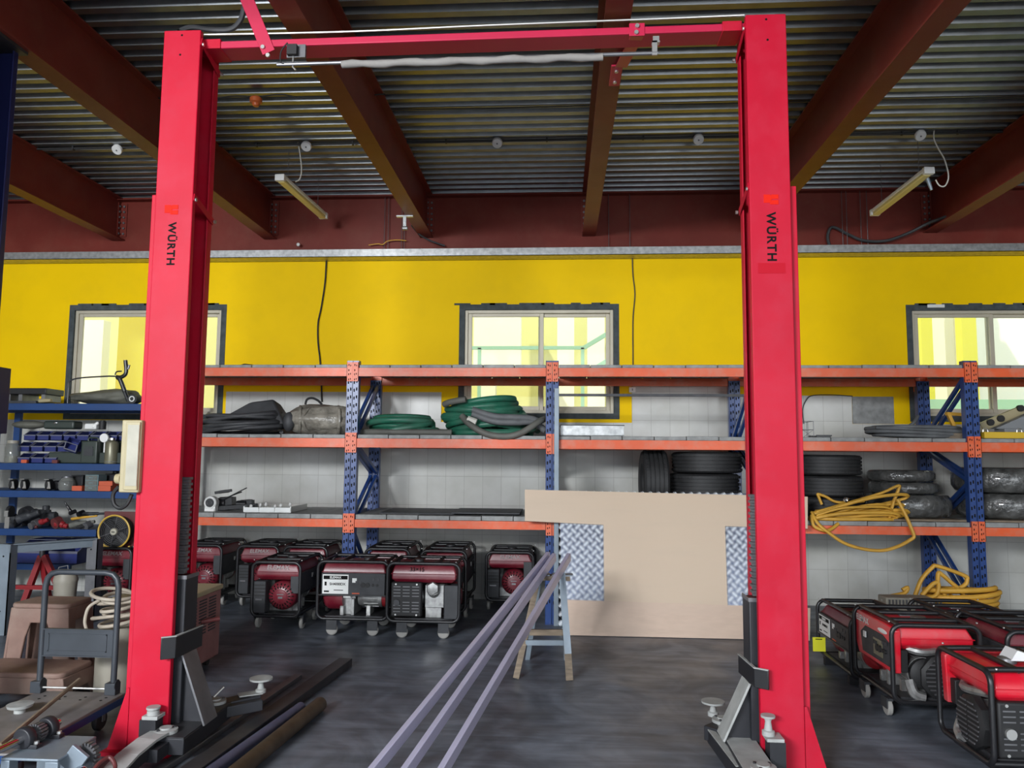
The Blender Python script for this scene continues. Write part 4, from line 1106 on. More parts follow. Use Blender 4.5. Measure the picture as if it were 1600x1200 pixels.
vs, fs = [], []
rr = random.Random(4)
for i in range(nv + 1):
    th = math.pi * i / nv
    for j in range(nu):
        a = 2 * math.pi * j / nu; w = 1 + .07 * math.sin(5 * a + 3 * th) + .05 * math.sin(9 * a - 4 * th) + rr.uniform(-.02, .02)
        sx = math.copysign(abs(math.cos(th)) ** .55, math.cos(th)); ss = abs(math.sin(th)) ** .55
        vs.append((bx + .36 * sx, 7.78 + .27 * ss * math.cos(a) * w, max(z, z + .15 + .158 * ss * math.sin(a) * w)))
for i in range(nv):
    for j in range(nu):
        j2 = (j + 1) % nu; fs.append((i * nu + j, (i + 1) * nu + j, (i + 1) * nu + j2, i * nu + j2))
b.add(vs, fs); b.build('plastic_wrap', 'film_pale', bun, world=True, smooth=60)
for k, xx in enumerate((-.26, -.05, .14)):
    b = MB(); b.torus((0, 0, 0), 1, .03, 'X', 26, 6); b.v = [(bx + xx + v[0] * .5 + .09 * v[1] * (1 if k % 2 else -1), 7.78 + .275 * v[1], max(z + .003, z + .15 + .158 * v[2])) for v in b.v]; b.build('twist_strap', 'film_pale', bun, world=True, smooth=70)
b = MB(); b.tube(smooth_path([at(477, 632, 7.75), at(480, 624, 7.75), at(488, 622, 7.75), at(497, 626, 7.75), at(503, 632, 7.75)]), .012, 8); b.build('carry_loop', 'black_matt', bun, world=True)
b = MB(); b.ell((bx - .30, 7.56, z + .13), (.06, .05, .10)); b.build('opening', 'hose_black', bun, world=True)

# green hoses
gx = at(628, 660, 7.7).x
hose('hose_coil', 'smaller flattened coil of green hose beside the rack post', coil_pts(gx + .01, 7.72, z + .032, .35, .26, 6, .14, 11, .14, dome=.2), .033, 'hose_green', loc=(gx, 7.72, z),
     tails=[([V((gx - .38, 7.5, z + .03)), V((gx - .1, 7.42, z + .03)), V((gx + .3, 7.42, z + .03)), V((gx + .55, 7.42, z + .03))], 'hose_dusty')])
gx = at(762, 650, 7.75).x
pts = coil_pts(gx + .02, 7.74, z + .034, .46, .30, 10, .29, 5, .14, lean=(-.07, .02), jit=.07, dome=.28)
hose('hose_coil', 'big domed coil of green hose on the middle shelf in front of the centre window', pts, .033, 'hose_green', loc=(gx, 7.74, z),
     tails=[([at(722, 650, 7.42), at(735, 664, 7.34), at(760, 678, 7.29), at(790, 682, 7.28), at(815, 676, 7.29), at(842, 659, 7.36), at(850, 655, 7.5)], 'hose_dusty'),
            ([at(738, 640, 7.40), at(770, 650, 7.40), at(800, 652, 7.40), at(830, 654, 7.42), at(846, 662, 7.45)], 'hose_grey'),
            ([at(738, 646, 7.40), at(770, 658, 7.39), at(805, 660, 7.39), at(832, 660, 7.42), at(851, 672, 7.45)], 'hose_grey'),
            ([at(694, 632, 7.5), at(705, 628, 7.45), at(728, 624, 7.42)], 'hose_dusty')], tape=(at(730, 656, 7.38), at(744, 661, 7.38)))
# foil tray
p0, p1 = at(876, 685, 7.4), at(974, 668, 7.4)
ty = thing('metal_tray', 'shallow bright metal tray with dark rim on the middle shelf behind the glass panel', 'tray', ((p0.x + p1.x) / 2, 7.6, z))
b = MB(); b.bb((p0.x, 7.35, z + .006), (p1.x, 7.36, z + .10)); b.bb((p0.x, 7.36, z + .006), (p0.x + .01, 7.9, z + .10)); b.bb((p1.x - .01, 7.36, z + .006), (p1.x, 7.9, z + .10)); b.bb((p0.x, 7.89, z + .006), (p1.x, 7.9, z + .10)); b.bb((p0.x, 7.35, z + .004), (p1.x, 7.9, z + .01)); b.build('tray', 'galv', ty, world=True, smooth=0)
b = MB()
for a, c in (((p0.x - .006, 7.345), (p1.x + .006, 7.362)), ((p0.x - .006, 7.36), (p0.x + .014, 7.9)), ((p1.x - .014, 7.36), (p1.x + .006, 7.9)), ((p0.x, 7.886), (p1.x, 7.905))): b.bb((a[0], a[1], z + .10), (c[0], c[1], z + .108))
b.build('rim', 'black', ty, world=True, smooth=0)

# tyres
def tyre(label, c, axis, Rr, w, wrapped=False, grp='used tyres on the bottom rack shelf', rim=.55):
    t = thing('tyre', label, 'tyre', c, 0, grp)
    hw = w / 2; ri = Rr * rim
    if not wrapped:
        pr = [(ri, -hw * .75), (ri + .02, -hw * .9), (Rr * .82, -hw), (Rr * .95, -hw * .93), (Rr, -hw * .78)]
        for g in (-.5, -.17, .17, .5): pr += [(Rr, hw * (g - .045)), (Rr - .012, hw * (g - .035)), (Rr - .012, hw * (g + .035)), (Rr, hw * (g + .045))]
        pr += [(Rr, hw * .78), (Rr * .95, hw * .93), (Rr * .82, hw), (ri + .02, hw * .9), (ri, hw * .75), (ri, -hw * .75)]
        b = MB(); b.lathe(pr, (0, 0, 0), axis, 44); b.build('casing', 'rubber', t, smooth=30)
        b = MB(); n = 60
        for i in range(n):
            a = 2 * math.pi * i / n
            for sg in (-1, 1):
                if axis == 'Z': b.box(((Rr - .001) * math.cos(a), (Rr - .001) * math.sin(a), sg * hw * .68), (.006, .010, hw * .22), Matrix.Rotation(a, 3, 'Z'))
                else: b.box((sg * hw * .68, (Rr - .001) * math.cos(a), (Rr - .001) * math.sin(a)), (hw * .22, .006, .010), Matrix.Rotation(a, 3, 'X'))
        b.build('tread_pattern', 'rubber', t, smooth=0)
    else:
        pr = [(ri * .8, -hw * .9), (Rr * .8, -hw), (Rr * .93, -hw * .9), (Rr, -hw * .5), (Rr * 1.005, 0), (Rr, hw * .5), (Rr * .93, hw * .9), (Rr * .8, hw), (ri * .8, hw * .9), (ri * .8, -hw * .9)]
        b = MB(); b.lathe(pr, (0, 0, 0), axis, 40); b.build('film', 'film', t, smooth=70)
        b = MB(); pr2 = [(ri, -hw * .7), (Rr * .9, -hw * .85), (Rr * .975, 0), (Rr * .9, hw * .85), (ri, hw * .7), (ri, -hw * .7)]; b.lathe(pr2, (0, 0, 0), axis, 32); b.build('casing', 'rubber', t, smooth=60)
    return t
z = ZS[0]
tyre('upright tyre standing on its tread, leftmost of the tyres above the plywood', (at(1022, 740, 7.62).x, 7.66, z + .318), 'X', .316, .25)
xc = at(1100, 740, 7.66).x
for i, l in enumerate(('lowest', 'middle', 'topmost')): tyre(l + ' tyre of the flat stack left of the right red column', (xc + (.02, .0, .03)[i], 7.68, z + .105 + .208 * i), 'Z', .335, .204)
xc = at(1297, 740, 7.7).x
for i, l in enumerate(('lowest', 'middle', 'topmost')): tyre(l + ' tyre of the flat stack right of the right red column, behind the yellow hose', (xc - (.0, .01, .015)[i], 7.74, z + .105 + .20 * i), 'Z', .315, .197)
xc = at(1405, 745, 7.75).x; xb = at(1420, 795, 7.72).x
tyre('thick film wrapped tyre under two thin ones beside the yellow hose', (xb, 7.76, z + .130), 'Z', .385, .215, True, 'tyres wrapped in clear film')
tyre('thin film wrapped tyre, lower of the two on the thick one', (xc + .02, 7.72, z + .296), 'Z', .31, .112, True, 'tyres wrapped in clear film')
tyre('thin film wrapped tyre, topmost of its stack left of the blue rack post', (xc, 7.72, z + .410), 'Z', .30, .110, True, 'tyres wrapped in clear film')
xe = at(1490, 760, 7.78).x + .43
tyre('lower of the two wide film wrapped tyres at the right picture edge', (xe + .02, 7.76, z + .139), 'Z', .42, .235, True, 'tyres wrapped in clear film')
tyre('upper of the two wide film wrapped tyres at the right picture edge', (xe, 7.76, z + .378), 'Z', .42, .235, True, 'tyres wrapped in clear film')
# boards lying on the shelf
b = MB(); b.bb((2.65, 7.33, z + .003), (3.70, 7.55, z + .02)); tag(b.build('timber_board', 'wood', loc=(3.2, 7.44, z + .01)), 'thin brown board on the bottom rack shelf right of the yellow hose', 'board')
b = MB(); b.bb((3.86, 7.32, z + .003), (5.3, 7.48, z + .019)); tag(b.build('timber_board', 'wood', loc=(4.5, 7.4, z + .01)), 'brown board on the bottom rack shelf at the right edge', 'board')

# yellow hose bundle with a drooping loop
rr = random.Random(9)
def yel(px, py, Y): return at(px, py, Y)
P = []
for k in range(11):
    yy = 800 + k * 2.6 + rr.uniform(-6, 6); Yk = 7.30 + .03 * (k % 4)
    xl, xr = 1272 + rr.uniform(-8, 22), 1400 + rr.uniform(-22, 12); sk = rr.uniform(-18, 4)
    P += [yel(xl, yy + 6, Yk), yel((xl * 2 + xr) / 3, yy - 5 + sk * .2, Yk - .02), yel((xl + 2 * xr) / 3, yy - 8 + sk * .7, Yk - .02), yel(xr, yy - 8 + sk, Yk), yel(xr + 6, yy - 2 + sk, Yk + .06), yel((xl + xr) / 2, yy - 2, Yk + .10), yel(xl - 4, yy + 2, Yk + .06)]
c = at(1340, 815, 7.34)
for p in P: p.z = max(p.z, ZS[0] + .016)
hy_ = thing('hose_bundle', 'messy bundle of yellow hose drooping over the orange beam right of the red column', 'hose', (c.x, 7.34, ZS[0]))
b = MB(); b.tube(smooth_path(P, 3), .0165, 8, flat=.75); b.build('hose', 'hose_yellow', hy_, world=True, smooth=70)
for nm, pts in (('drooping_loop', [(1268, 800, 7.32), (1278, 818, 7.25), (1297, 834, 7.235), (1320, 849, 7.23), (1350, 858, 7.23), (1380, 860, 7.23), (1405, 853, 7.23), (1423, 843, 7.235), (1428, 838, 7.235), (1424, 826, 7.24), (1415, 805, 7.27), (1402, 780, 7.31)]),
                ('standing_fold', [(1275, 800, 7.36), (1310, 790, 7.36), (1345, 780, 7.36), (1378, 770, 7.36), (1403, 759, 7.35), (1404, 764, 7.36), (1396, 785, 7.36), (1389, 810, 7.34)]),
                ('standing_fold', [(1284, 788, 7.4), (1279, 776, 7.4), (1278, 772, 7.4), (1290, 776, 7.4), (1310, 785, 7.4), (1350, 783, 7.4)]),
                ('drooping_loop', [(1268, 805, 7.3), (1272, 822, 7.26), (1290, 829, 7.25), (1300, 826, 7.27), (1310, 818, 7.3)])):
    b = MB(); b.tube(smooth_path([yel(*q) for q in pts], 5), .0165, 8, flat=.8); b.build(nm, 'hose_yellow', hy_, world=True, smooth=70)
b = MB(); p = at(1318, 781, 7.33); b.tube(smooth_path([p, p + V((.02, 0, .02)), p + V((.035, 0, -.005)), p + V((.02, 0, -.02)), p]), .007, 6); b.cyl(p, p + V((.05, .02, .012)), .012, n=8); b.build('hose_clamp', 'chrome', hy_, world=True)

# middle shelf, right bays
z = ZS[1]
xh = at(1432, 680, 7.65).x
hose('hose_coil', 'flat coil of grey black hose on the middle shelf by the rightmost rack post', coil_pts(xh, 7.66, z + .02, .43, .26, 6, .09, 21, .06), .018, 'hose_grey', loc=(xh, 7.66, z),
     tails=[([at(1368, 668, 7.5), at(1390, 669, 7.5), at(1415, 668, 7.5), at(1428, 660, 7.5), at(1434, 650, 7.55)], 'hose_grey')])
p0, p1 = at(1254, 688, 7.5), at(1271, 662, 7.5)
wb_ = thing('wire_basket', 'small wire basket on the middle shelf right against the red column', 'basket', ((p0.x + p1.x) / 2, 7.6, z))
b = MB(); x0, x1 = p0.x, p1.x
for zz in (z + .004, z + .08, z + .16): b.tube([(x0, 7.5, zz), (x1, 7.5, zz), (x1, 7.7, zz), (x0, 7.7, zz)], .003, 5, closed=True)
for xx, yy in ((x0, 7.5), (x1, 7.5), (x1, 7.7), (x0, 7.7), ((x0 + x1) / 2, 7.5)): b.cyl((xx, yy, z), (xx, yy, z + .16), .003, n=5)
b.cyl((x0, 7.5, z + .08), (x1, 7.5, z), .002, n=5); b.cyl((x0, 7.5, z), (x1, 7.5, z + .08), .002, n=5); b.build('wire_mesh', 'steel_mid', wb_, world=True)
p1 = at(1296, 686, 7.4); x2 = at(1272, 686, 7.4).x + .01
b = MB(); b.bb((x2, 7.36, z + .003), (p1.x, 7.6, z + .012)); b.bb((x2, 7.36, z + .012), (p1.x + .01, 7.37, z + .026)); b.bb((x2, 7.59, z + .012), (p1.x, 7.6, z + .026)); tag(b.build('tray', 'black', loc=(x2 + .07, 7.48, z)), 'small flat black tray beside the wire basket', 'tray')
cable('wall_wire', 'thin dark wire looped on the white tiles right of the right column', [(1256, 662, 8.47), (1254, 640, 8.47), (1260, 625, 8.47), (1270, 618, 8.47), (1300, 617, 8.47), (1332, 619, 8.47)], .005, 'charcoal')
# odd parts at the right end of the middle shelf
b = MB(); p0, p1 = at(1537, 690, 7.36), at(1640, 680, 7.36); b.bb((p0.x, 7.34, z + .004), (p1.x, 7.42, z + .062))
yr_ = thing('yellow_rail', 'yellow steel rail lying along the middle shelf at the right edge', 'rail', (p0.x + .3, 7.38, z))
b.build('rail', 'ladder_yellow', yr_, world=True, bevel=.003)
for px in (1541, 1594):
    p = at(px, 680, 7.36); k = MB(); k.tube(smooth_path([(p.x - .022, 7.37, z + .06), (p.x - .018, 7.37, z + .085), (p.x, 7.37, z + .095), (p.x + .018, 7.37, z + .085), (p.x + .022, 7.37, z + .06)]), .005, 6); k.build('ring_handle', 'zinc', yr_, world=True)
p0, p1 = at(1532, 668, 7.75), at(1598, 640, 7.75)
rl = thing('roller_arm', 'slanted cream metal arm with black rollers at the right end of the middle shelf', 'roller', ((p0.x + p1.x) / 2, 7.75, z))
b = MB(); b.bar(p0, p1, .05, .085); b.bb((p0.x - .02, 7.73, z + .002), (p0.x + .04, 7.77, p0.z + .02)); b.bb((p1.x - .04, 7.73, z + .002), (p1.x + .0, 7.77, p1.z)); b.build('arm', 'cream', rl, world=True, bevel=.004)
for px, py in ((1547, 660), (1563, 654), (1594, 638)):
    p = at(px, py, 7.72); k = MB(); k.cyl((p.x, 7.70, p.z), (p.x, 7.74, p.z), .032, n=16); k.build('roller', 'black_matt', rl, world=True)
b = MB(); p0, p1, p2 = at(1552, 676, 7.6), at(1640, 676, 7.6), at(1605, 646, 7.6)
b.prism([(p0.x, z + .10), (p1.x, z + .10), (p1.x, p2.z + .04), (p2.x, p2.z)], (0, 7.56, 0), (1, 0, 0), (0, 0, 1), (0, .10, 0)); b.bb((p0.x + .05, 7.5, z + .063), (p1.x, 7.68, z + .10))
tag(b.build('machine_cover', 'silver_cover', loc=(p1.x - .2, 7.6, z + .08), bevel=.004), 'grey sloped metal cover lying on the yellow rail at the right edge', 'cover')
p0, p1, p2 = at(1482, 648, 7.5), at(1499, 676, 7.5), at(1510, 650, 7.55)
b = MB(); b.bar(p0, (p1.x, 7.5, z + .002), .03, .035, (0, 1, 0)); b.bar(p0 + V((-.02, 0, .01)), p2 + V((0, 0, .01)), .035, .03); b.bar((p2.x - .01, 7.55, z), p2 + V((-.01, 0, .02)), .03, .03, (0, 1, 0))
tag(b.build('yellow_stand', 'hose_yellow', loc=(p1.x, 7.5, z)), 'small bent yellow steel stand left of the blue rack post on the middle shelf', 'stand')
b = MB(); p0, p1 = at(1500, 688, 7.38), at(1512, 672, 7.38); b.bb((p0.x - .12, 7.40, z + .002), (p0.x + .04, 7.48, z + .05)); tag(b.build('cardboard_strip', 'wood', loc=(p0.x - .05, 7.44, z)), 'short brown strip at the end of the black hose coil', 'strip')

# bottom shelf, left bays
z = ZS[0]
p0 = at(325, 790, 7.42); pj = thing('work_lamp', 'small white round lamp with dark lens on the lowest shelf by the left column', 'lamp', (p0.x, 7.46, z))
b = MB(); b.lathe([(0, .10), (.05, .10), (.062, .07), (.064, 0), (.05, -.012), (.046, -.004), (0, -.004)], (0, 0, .085), 'Y', 24); b.bb((-.05, -.01, 0), (.05, .09, .03)); b.bb((-.055, .0, 0), (-.03, .08, .07)); b.bb((.03, 0, 0), (.055, .08, .07)); b.build('body', 'white', pj, bevel=.004)
b = MB(); b.lathe([(0, -.003), (.043, -.003), (.043, .02), (0, .02)], (0, -.004, .085), 'Y', 20); b.build('lens', 'black', pj)
b = MB(); b.torus((0, -.012, .085), .022, .003, 'Y', 16, 6); b.build('rim', 'steel_mid', pj)
scr = [('black steel bracket lying flat in the scrap on the lowest shelf', (340, 795), (402, 790), .05, 7.55), ('bent black strip on top of the scrap on the lowest shelf', (336, 770), (362, 766), .03, 7.6), ('thin black rod sticking up out of the scrap on the lowest shelf', (350, 780), (386, 762), .012, 7.58), ('black motor casing in the scrap behind the white lamp', (340, 786), (366, 784), .11, 7.65), ('black clamp part at the right end of the scrap heap', (372, 787), (396, 786), .07, 7.62)]
for l, a, c_, w, Y in scr:
    A, C_ = at(a[0], a[1], Y), at(c_[0], c_[1], Y)
    A.z = max(A.z, z + w / 2 + .001); C_.z = max(C_.z, z + w / 2 + .001)
    b = MB(); b.bar(A, C_, w, w * .9); b.bar(A + (C_ - A) * .25, A + (C_ - A) * .6 + V((0, .1, 0)), w * .8, w * 1.0)
    if w > .06: b.cyl(A + V((.0, -.03, 0)), A + V((.10, -.03, .0)), w * .45, n=12)
    tag(b.build('scrap_part', 'black', loc=A, bevel=.004), l, 'scrap', 'black scrap parts on the lowest shelf')
p0, p1 = at(381, 797, 7.42), at(455, 797, 7.42)
st = thing('light_tray', 'pale slatted metal tray with small white knobs on the lowest shelf', 'tray', ((p0.x + p1.x) / 2, 7.5, z))
b = MB(); W_ = (p1.x - p0.x) / 3
for i in range(3): b.bb((p0.x + i * W_ + .003, 7.40, z + .012), (p0.x + (i + 1) * W_ - .003, 7.41, z + .05)); 
b.bb((p0.x, 7.41, z + .002), (p1.x, 7.9, z + .03)); b.bb((p0.x, 7.41, z + .03), (p0.x + .01, 7.9, z + .06)); b.bb((p1.x - .01, 7.41, z + .03), (p1.x, 7.9, z + .06)); b.build('tray', 'zinc', st, world=True, smooth=0)
for i in range(6):
    k = MB(); k.ell((p0.x + .05 + i * .075, 7.47 + .05 * (i % 2), z + .055 + .01 * (i % 3)), (.016, .016, .02), 10, 6); k.build('knob', 'white', st, world=True)
for (a, c_, Y0, Y1, dz, l) in ((592, 700, 7.42, 8.1, 0, 'thin dark sheet lying on the lowest shelf next to the rack post'), (705, 812, 7.36, 8.0, .014, 'dark flat panel on the lowest shelf ending at the plywood')):
    x0, x1 = at(a, 800, Y0).x, at(c_, 800, Y0).x
    b = MB(); b.bb((x0, Y0, z + .003 + dz), (x1 + (.06 if dz == 0 else 0), Y1, z + .014 + dz)); tag(b.build('sheet_panel', 'charcoal', loc=(x0, Y0, z)), l, 'panel')
zt = ZS[2]; p0 = at(382, 564, 7.5); b = MB(); b.add([(p0.x - .06, 7.45, zt + .004), (p0.x + .26, 7.45, zt + .004), (p0.x + .26, 7.8, zt + .004), (p0.x - .06, 7.8, zt + .004), (p0.x, 7.5, zt + .035), (p0.x + .08, 7.7, zt + .03)], [(0, 1, 4), (1, 2, 5, 4), (2, 3, 5), (3, 0, 4, 5), (3, 2, 1, 0)]); tag(b.build('black_sheet', 'black_matt', loc=(p0.x, 7.5, zt)), 'scrap of black sheet on the top shelf below the left window', 'sheet')

# yellow hose heap on the floor behind the generators
c = at(1455, 920, 7.45)
hh = thing('hose_heap', 'stiff yellow hose heap standing against the rack post above the dark generators', 'hose', (c.x, 7.0, 0))
for nm, pts, Y in (('hose_fold', [(1430, 930), (1440, 905), (1457, 886), (1462, 884), (1485, 891), (1508, 900), (1511, 905), (1506, 915), (1480, 926), (1450, 934)], 6.95),
               ('hose_fold', [(1466, 932), (1465, 915), (1466, 896), (1472, 898), (1486, 910), (1500, 922), (1508, 935)], 6.9),
               ('hose_fold', [(1440, 930), (1458, 912), (1466, 912), (1462, 930), (1440, 934), (1420, 932)], 6.85),
               ('hose_fold', [(1480, 938), (1475, 925), (1490, 920), (1504, 928), (1500, 940), (1484, 930)], 6.9),
               ('hose_fold', [(1410, 922), (1418, 918), (1414, 926), (1400, 930), (1378, 934)], 6.9)):
    b = MB(); b.tube(smooth_path([at(x, y, Y) for x, y in pts], 5), .022, 8, flat=.8); b.build(nm, 'hose_yellow', hh, world=True, smooth=70)
b = MB(); b.tube(smooth_path(coil_pts(c.x, 6.95, .02, .30, .16, 10, .44, 31, .05), 2), .022, 8); b.build('hose_coil', 'hose_yellow', hh, world=True, smooth=70)
p0, p1 = at(1380, 922, 6.6), at(1440, 940, 6.6)
vb = thing('ventilated_crate', 'grey ribbed crate behind the castored red generator, under the yellow hose', 'crate', ((p0.x + p1.x) / 2, 6.75, 0))
b = MB(); b.bb((p0.x, 6.55, .0), (p1.x + .08, 6.72, p1.z + .035)); b.build('body', 'bucket', vb, world=True, bevel=.01)
b = MB()
for i in range(16): b.bb((p0.x + .02 + i * .027, 6.545, .35), (p0.x + .032 + i * .027, 6.552, p1.z + .02))
b.build('rib', 'steel_mid', vb, world=True)
# =================================================================== LEFT SIDE: blue shelving and what stands before it
SY0, SY1 = 7.62, 8.22
sx0, sx1 = -6.3, -4.10
sz = [at(100, y, SY0).z for y in (838, 778, 735, 641)]
sh = thing('tool_shelf', 'blue steel shelving full of bins and tools left of the left red column', 'shelf', ((sx0 + sx1) / 2, 7.92, 0))
lev = []
for i, zz in enumerate(sz):
    b = MB(); x1_ = at(150, 830, SY0).x if i == 0 else sx1
    b.bb((sx0, SY0, zz), (x1_, SY0 + .03, zz + .07)); b.bb((sx0, SY1 - .03, zz), (x1_, SY1, zz + .07)); b.bb((sx0, SY0 + .03, zz + .055), (x1_, SY1 - .03, zz + .07))
    b.build('shelf_board', 'shelf_blue', sh, world=True, bevel=.003)
    lev.append(zz + .0715)
for px_, Y in ((-6.27, SY0), (-6.27, SY1), (at(28, 700, SY1).x, SY1), (sx1 - .03, SY1), (at(28, 700, SY1).x - .9, SY0)):
    b = MB(); b.bb((px_ - .035, Y - (.04 if Y == SY1 else 0) + (.0 if Y == SY1 else .0), 0), (px_ + .035, Y + (.0 if Y == SY1 else .04), sz[3])); b.build('post', 'shelf_blue', sh, world=True)
b = MB(); b.bb((sx0, SY0, .36), (-4.95, SY0 + .03, .42)); b.bb((sx0, SY0 + .03, .405), (-4.95, SY1 - .03, .42)); b.build('shelf_board', 'shelf_blue', sh, world=True)
L0, L1, L2, L3 = lev

# storage bins
def bin_(label, x, y, z, w=.128, d=.20, h=.10, m='bin_blue', grp='blue storage bins on the tool shelf', full=None):
    t = thing('storage_bin', label, 'bin', (x, y, z), 0, grp)
    b = MB(); th = .004
    b.bb((-w / 2, 0, 0), (w / 2, d, th)); b.bb((-w / 2, d - th, 0), (w / 2, d, h)); b.bb((-w / 2, 0, 0), (w / 2, th, h * .52))
    for s in (-1, 1): b.prism([(0, 0), (d, 0), (d, h), (d * .45, h), (0, h * .52)], (s * (w / 2 - th / 2) - th / 2, 0, 0), (0, 1, 0), (0, 0, 1), (th, 0, 0))
    b.build('body', m, t, smooth=0)
    b = MB(); b.bb((-w / 2 - .002, -.006, h * .47), (w / 2 + .002, .006, h * .58))
    for s in (-1, 1): b.bar((s * (w / 2 - .002), 0, h * .53), (s * (w / 2 - .002), d * .45, h), .010, .006); 
    b.bb((-w / 2, d * .44, h - .004), (w / 2, d * .50, h + .002)); b.build('rim', 'bin_grey', t, smooth=0)
    return t
ords = ['first', 'second', 'third', 'fourth', 'fifth', 'sixth', 'seventh', 'eighth']
yb = 7.66
for r_, (pxs, nm) in enumerate((([34, 55, 76], 'bottom'), ([27, 48, 69, 90, 112], 'middle'), ([30, 51, 72, 93, 114, 136, 159, 181], 'top'))):
    for k, p in enumerate(pxs):
        x = at(p + 4, 700, yb).x; 
        bin_('%s blue storage bin from the left in the %s row of bins' % (ords[k], nm), x, yb + .055 * r_, L2 + .118 * r_ + .001)
x = at(118, 700, 7.66).x
b = MB(); b.bb((x - .3, yb + .02, L2 + .001), (x + .62, 8.15, L2 + .115)); b.bb((x + .02, yb + .12, L2 + .115), (x + .62, 8.15, L2 + .235)); tag(b.build('storage_box', 'dark_green', loc=(x, 7.9, L2), bevel=.01), 'long dark case behind the front row of bins and canisters on the tool shelf', 'case')
for (a, c_, y_, w_, m, l, nm, cat) in ((148, 670, 7.82, (.11, .10), 'dark_green', 'grey green rounded case lying on the top row of bins left of the silver disc', 'soft_case', 'case'),):
    pass
tz_ = L2 + .118 * 3 + .004
x = at(46, 650, 7.85).x; b = MB(); b.ell((x, 7.86, tz_ + .045), (.19, .08, .045), 20, 10); tag(b.build('tool_pouch', 'cloth', loc=(x, 7.86, tz_)), 'long dark rounded pouch on the top row of bins at left', 'pouch')
x = at(98, 650, 7.85).x; t = thing('tool_case', 'dark green case with a bright latch on the top row of bins', 'case', (x, 7.86, tz_)); b = MB(); b.bb((-.17, -.07, 0), (.17, .09, .085)); b.build('body', 'dark_green', t, bevel=.02, seg=3); b = MB(); b.ell((-.03, -.072, .065), (.02, .006, .012), 10, 6); b.build('latch', 'chrome', t)
x = at(145, 655, 7.85).x; b = MB(); b.bb((x - .07, 7.82, tz_), (x + .06, 7.95, tz_ + .06)); b.bar((x + .02, 7.82, tz_ + .02), (x + .07, 7.84, tz_ + .075), .02, .03); tag(b.build('rag', 'white', loc=(x, 7.86, tz_), bevel=.012), 'white and red packet lying on the top row of bins', 'packet')
x = at(160, 655, 7.85).x; b = MB(); b.cyl((x, 7.86, tz_), (x, 7.86, tz_ + .085), .035, n=14); b.cyl((x, 7.86, tz_ + .085), (x, 7.86, tz_ + .095), .025, n=14); tag(b.build('small_can', 'black_matt', loc=(x, 7.86, tz_)), 'small black can standing on the top row of bins at right', 'can')

# things in front of the bins
fy = 7.645
x = at(113, 705, fy).x; z_ = at(113, 695, fy).z
lb = bin_('loose bright blue bin tipped on its corner beside the dark green canister', x - .02, fy - .01, L2 + .055, .12, .12, .09); lb.rotation_euler = (R(62), R(18), R(10)); lb.location = (x, 7.62, L2 + .115)
p0, p1 = at(122, 720, 7.6), at(150, 684, 7.6)
t = thing('jerrycan', 'dark green square canister in the middle of the tool shelf', 'canister', ((p0.x + p1.x) / 2, 7.68, L2))
b = MB(); w2 = (p1.x - p0.x) / 2; hh_ = p1.z - L2; b.bb((-w2, -.05, 0), (w2, .1, hh_ - .03)); b.build('body', 'dark_green', t, bevel=.015, seg=3); b = MB(); b.bb((-w2 * .5, -.057, hh_ * .60), (w2 * .5, -.05, hh_ * .66)); b.bb((-w2 * .55, -.056, hh_ * .3), (w2 * .55, -.05, hh_ * .58)); b.build('embossed_panel', 'charcoal', t); b = MB(); b.tube(smooth_path([(-w2 * .6, .02, hh_ - .032), (-w2 * .5, .02, hh_), (w2 * .5, .02, hh_), (w2 * .6, .02, hh_ - .032)]), .010, 8); b.build('handle', 'dark_green', t)
p0, p1 = at(157, 721, 7.6), at(178, 684, 7.6); r_ = (p1.x - p0.x) / 2
t = thing('gas_canister', 'olive metal canister standing right of the dark green canister', 'canister', ((p0.x + p1.x) / 2, 7.68, L2)); hh_ = p1.z - L2
b = MB(); b.lathe([(0, 0), (r_ * .95, 0), (r_, .012), (r_, hh_ * .78), (r_ * .85, hh_ * .86), (r_ * .4, hh_ * .9), (r_ * .4, hh_ * .93), (0, hh_ * .93)], (0, 0, 0), n=24); b.build('body', 'olive', t); b = MB(); b.cyl((0, 0, hh_ * .92), (0, 0, hh_), r_ * .55, n=16); b.build('cap', 'chrome', t); b = MB(); b.torus((0, 0, .02), r_ * 1.0, .004, n=24); b.build('rim', 'zinc', t)
p = at(156, 684, 7.62); t = thing('white_lid', 'round white lid propped between the green and olive canisters', 'lid', (p.x, 7.70, p.z)); b = MB(); b.lathe([(0, -.012), (.045, -.012), (.047, -.004), (.047, .008), (0, .008)], (0, 0, 0), 'Y', 24); b.build('disc', 'white', t); b = MB(); b.bb((-.008, .008, -(p.z - L2)), (.008, .02, 0)); b.build('prop', 'white', t)
p = at(105, 686, 7.63); b = MB(); b.cyl((p.x, 7.70, L2 + .12), (p.x, 7.70, L2 + .20), .035, n=18); tag(b.build('tape_roll', 'bin_grey', loc=(p.x, 7.7, L2 + .16)), 'grey round tub on the middle row of bins above the loose blue bin', 'tub')
p0, p1 = at(0, 720, 7.6), at(18, 688, 7.6); r_ = .07
t = thing('glass_jar', 'smoky glass jar with yellow contents at the left end of the bins', 'jar', (p0.x + .07, 7.68, L2)); hh_ = p1.z - L2
b = MB(); b.lathe([(0, .002), (.068, .002), (.07, .02), (.07, hh_ * .7), (.055, hh_ * .85), (.05, hh_ * .88), (0, hh_ * .88)], (0, 0, 0), n=22); b.build('body', 'jar', t); b = MB(); b.cyl((0, 0, .006), (0, 0, hh_ * .3), .062, n=20); b.build('contents', 'olive', t); b = MB(); b.cyl((0, 0, hh_ * .87), (0, 0, hh_), .054, n=20); b.build('lid', 'bucket', t)
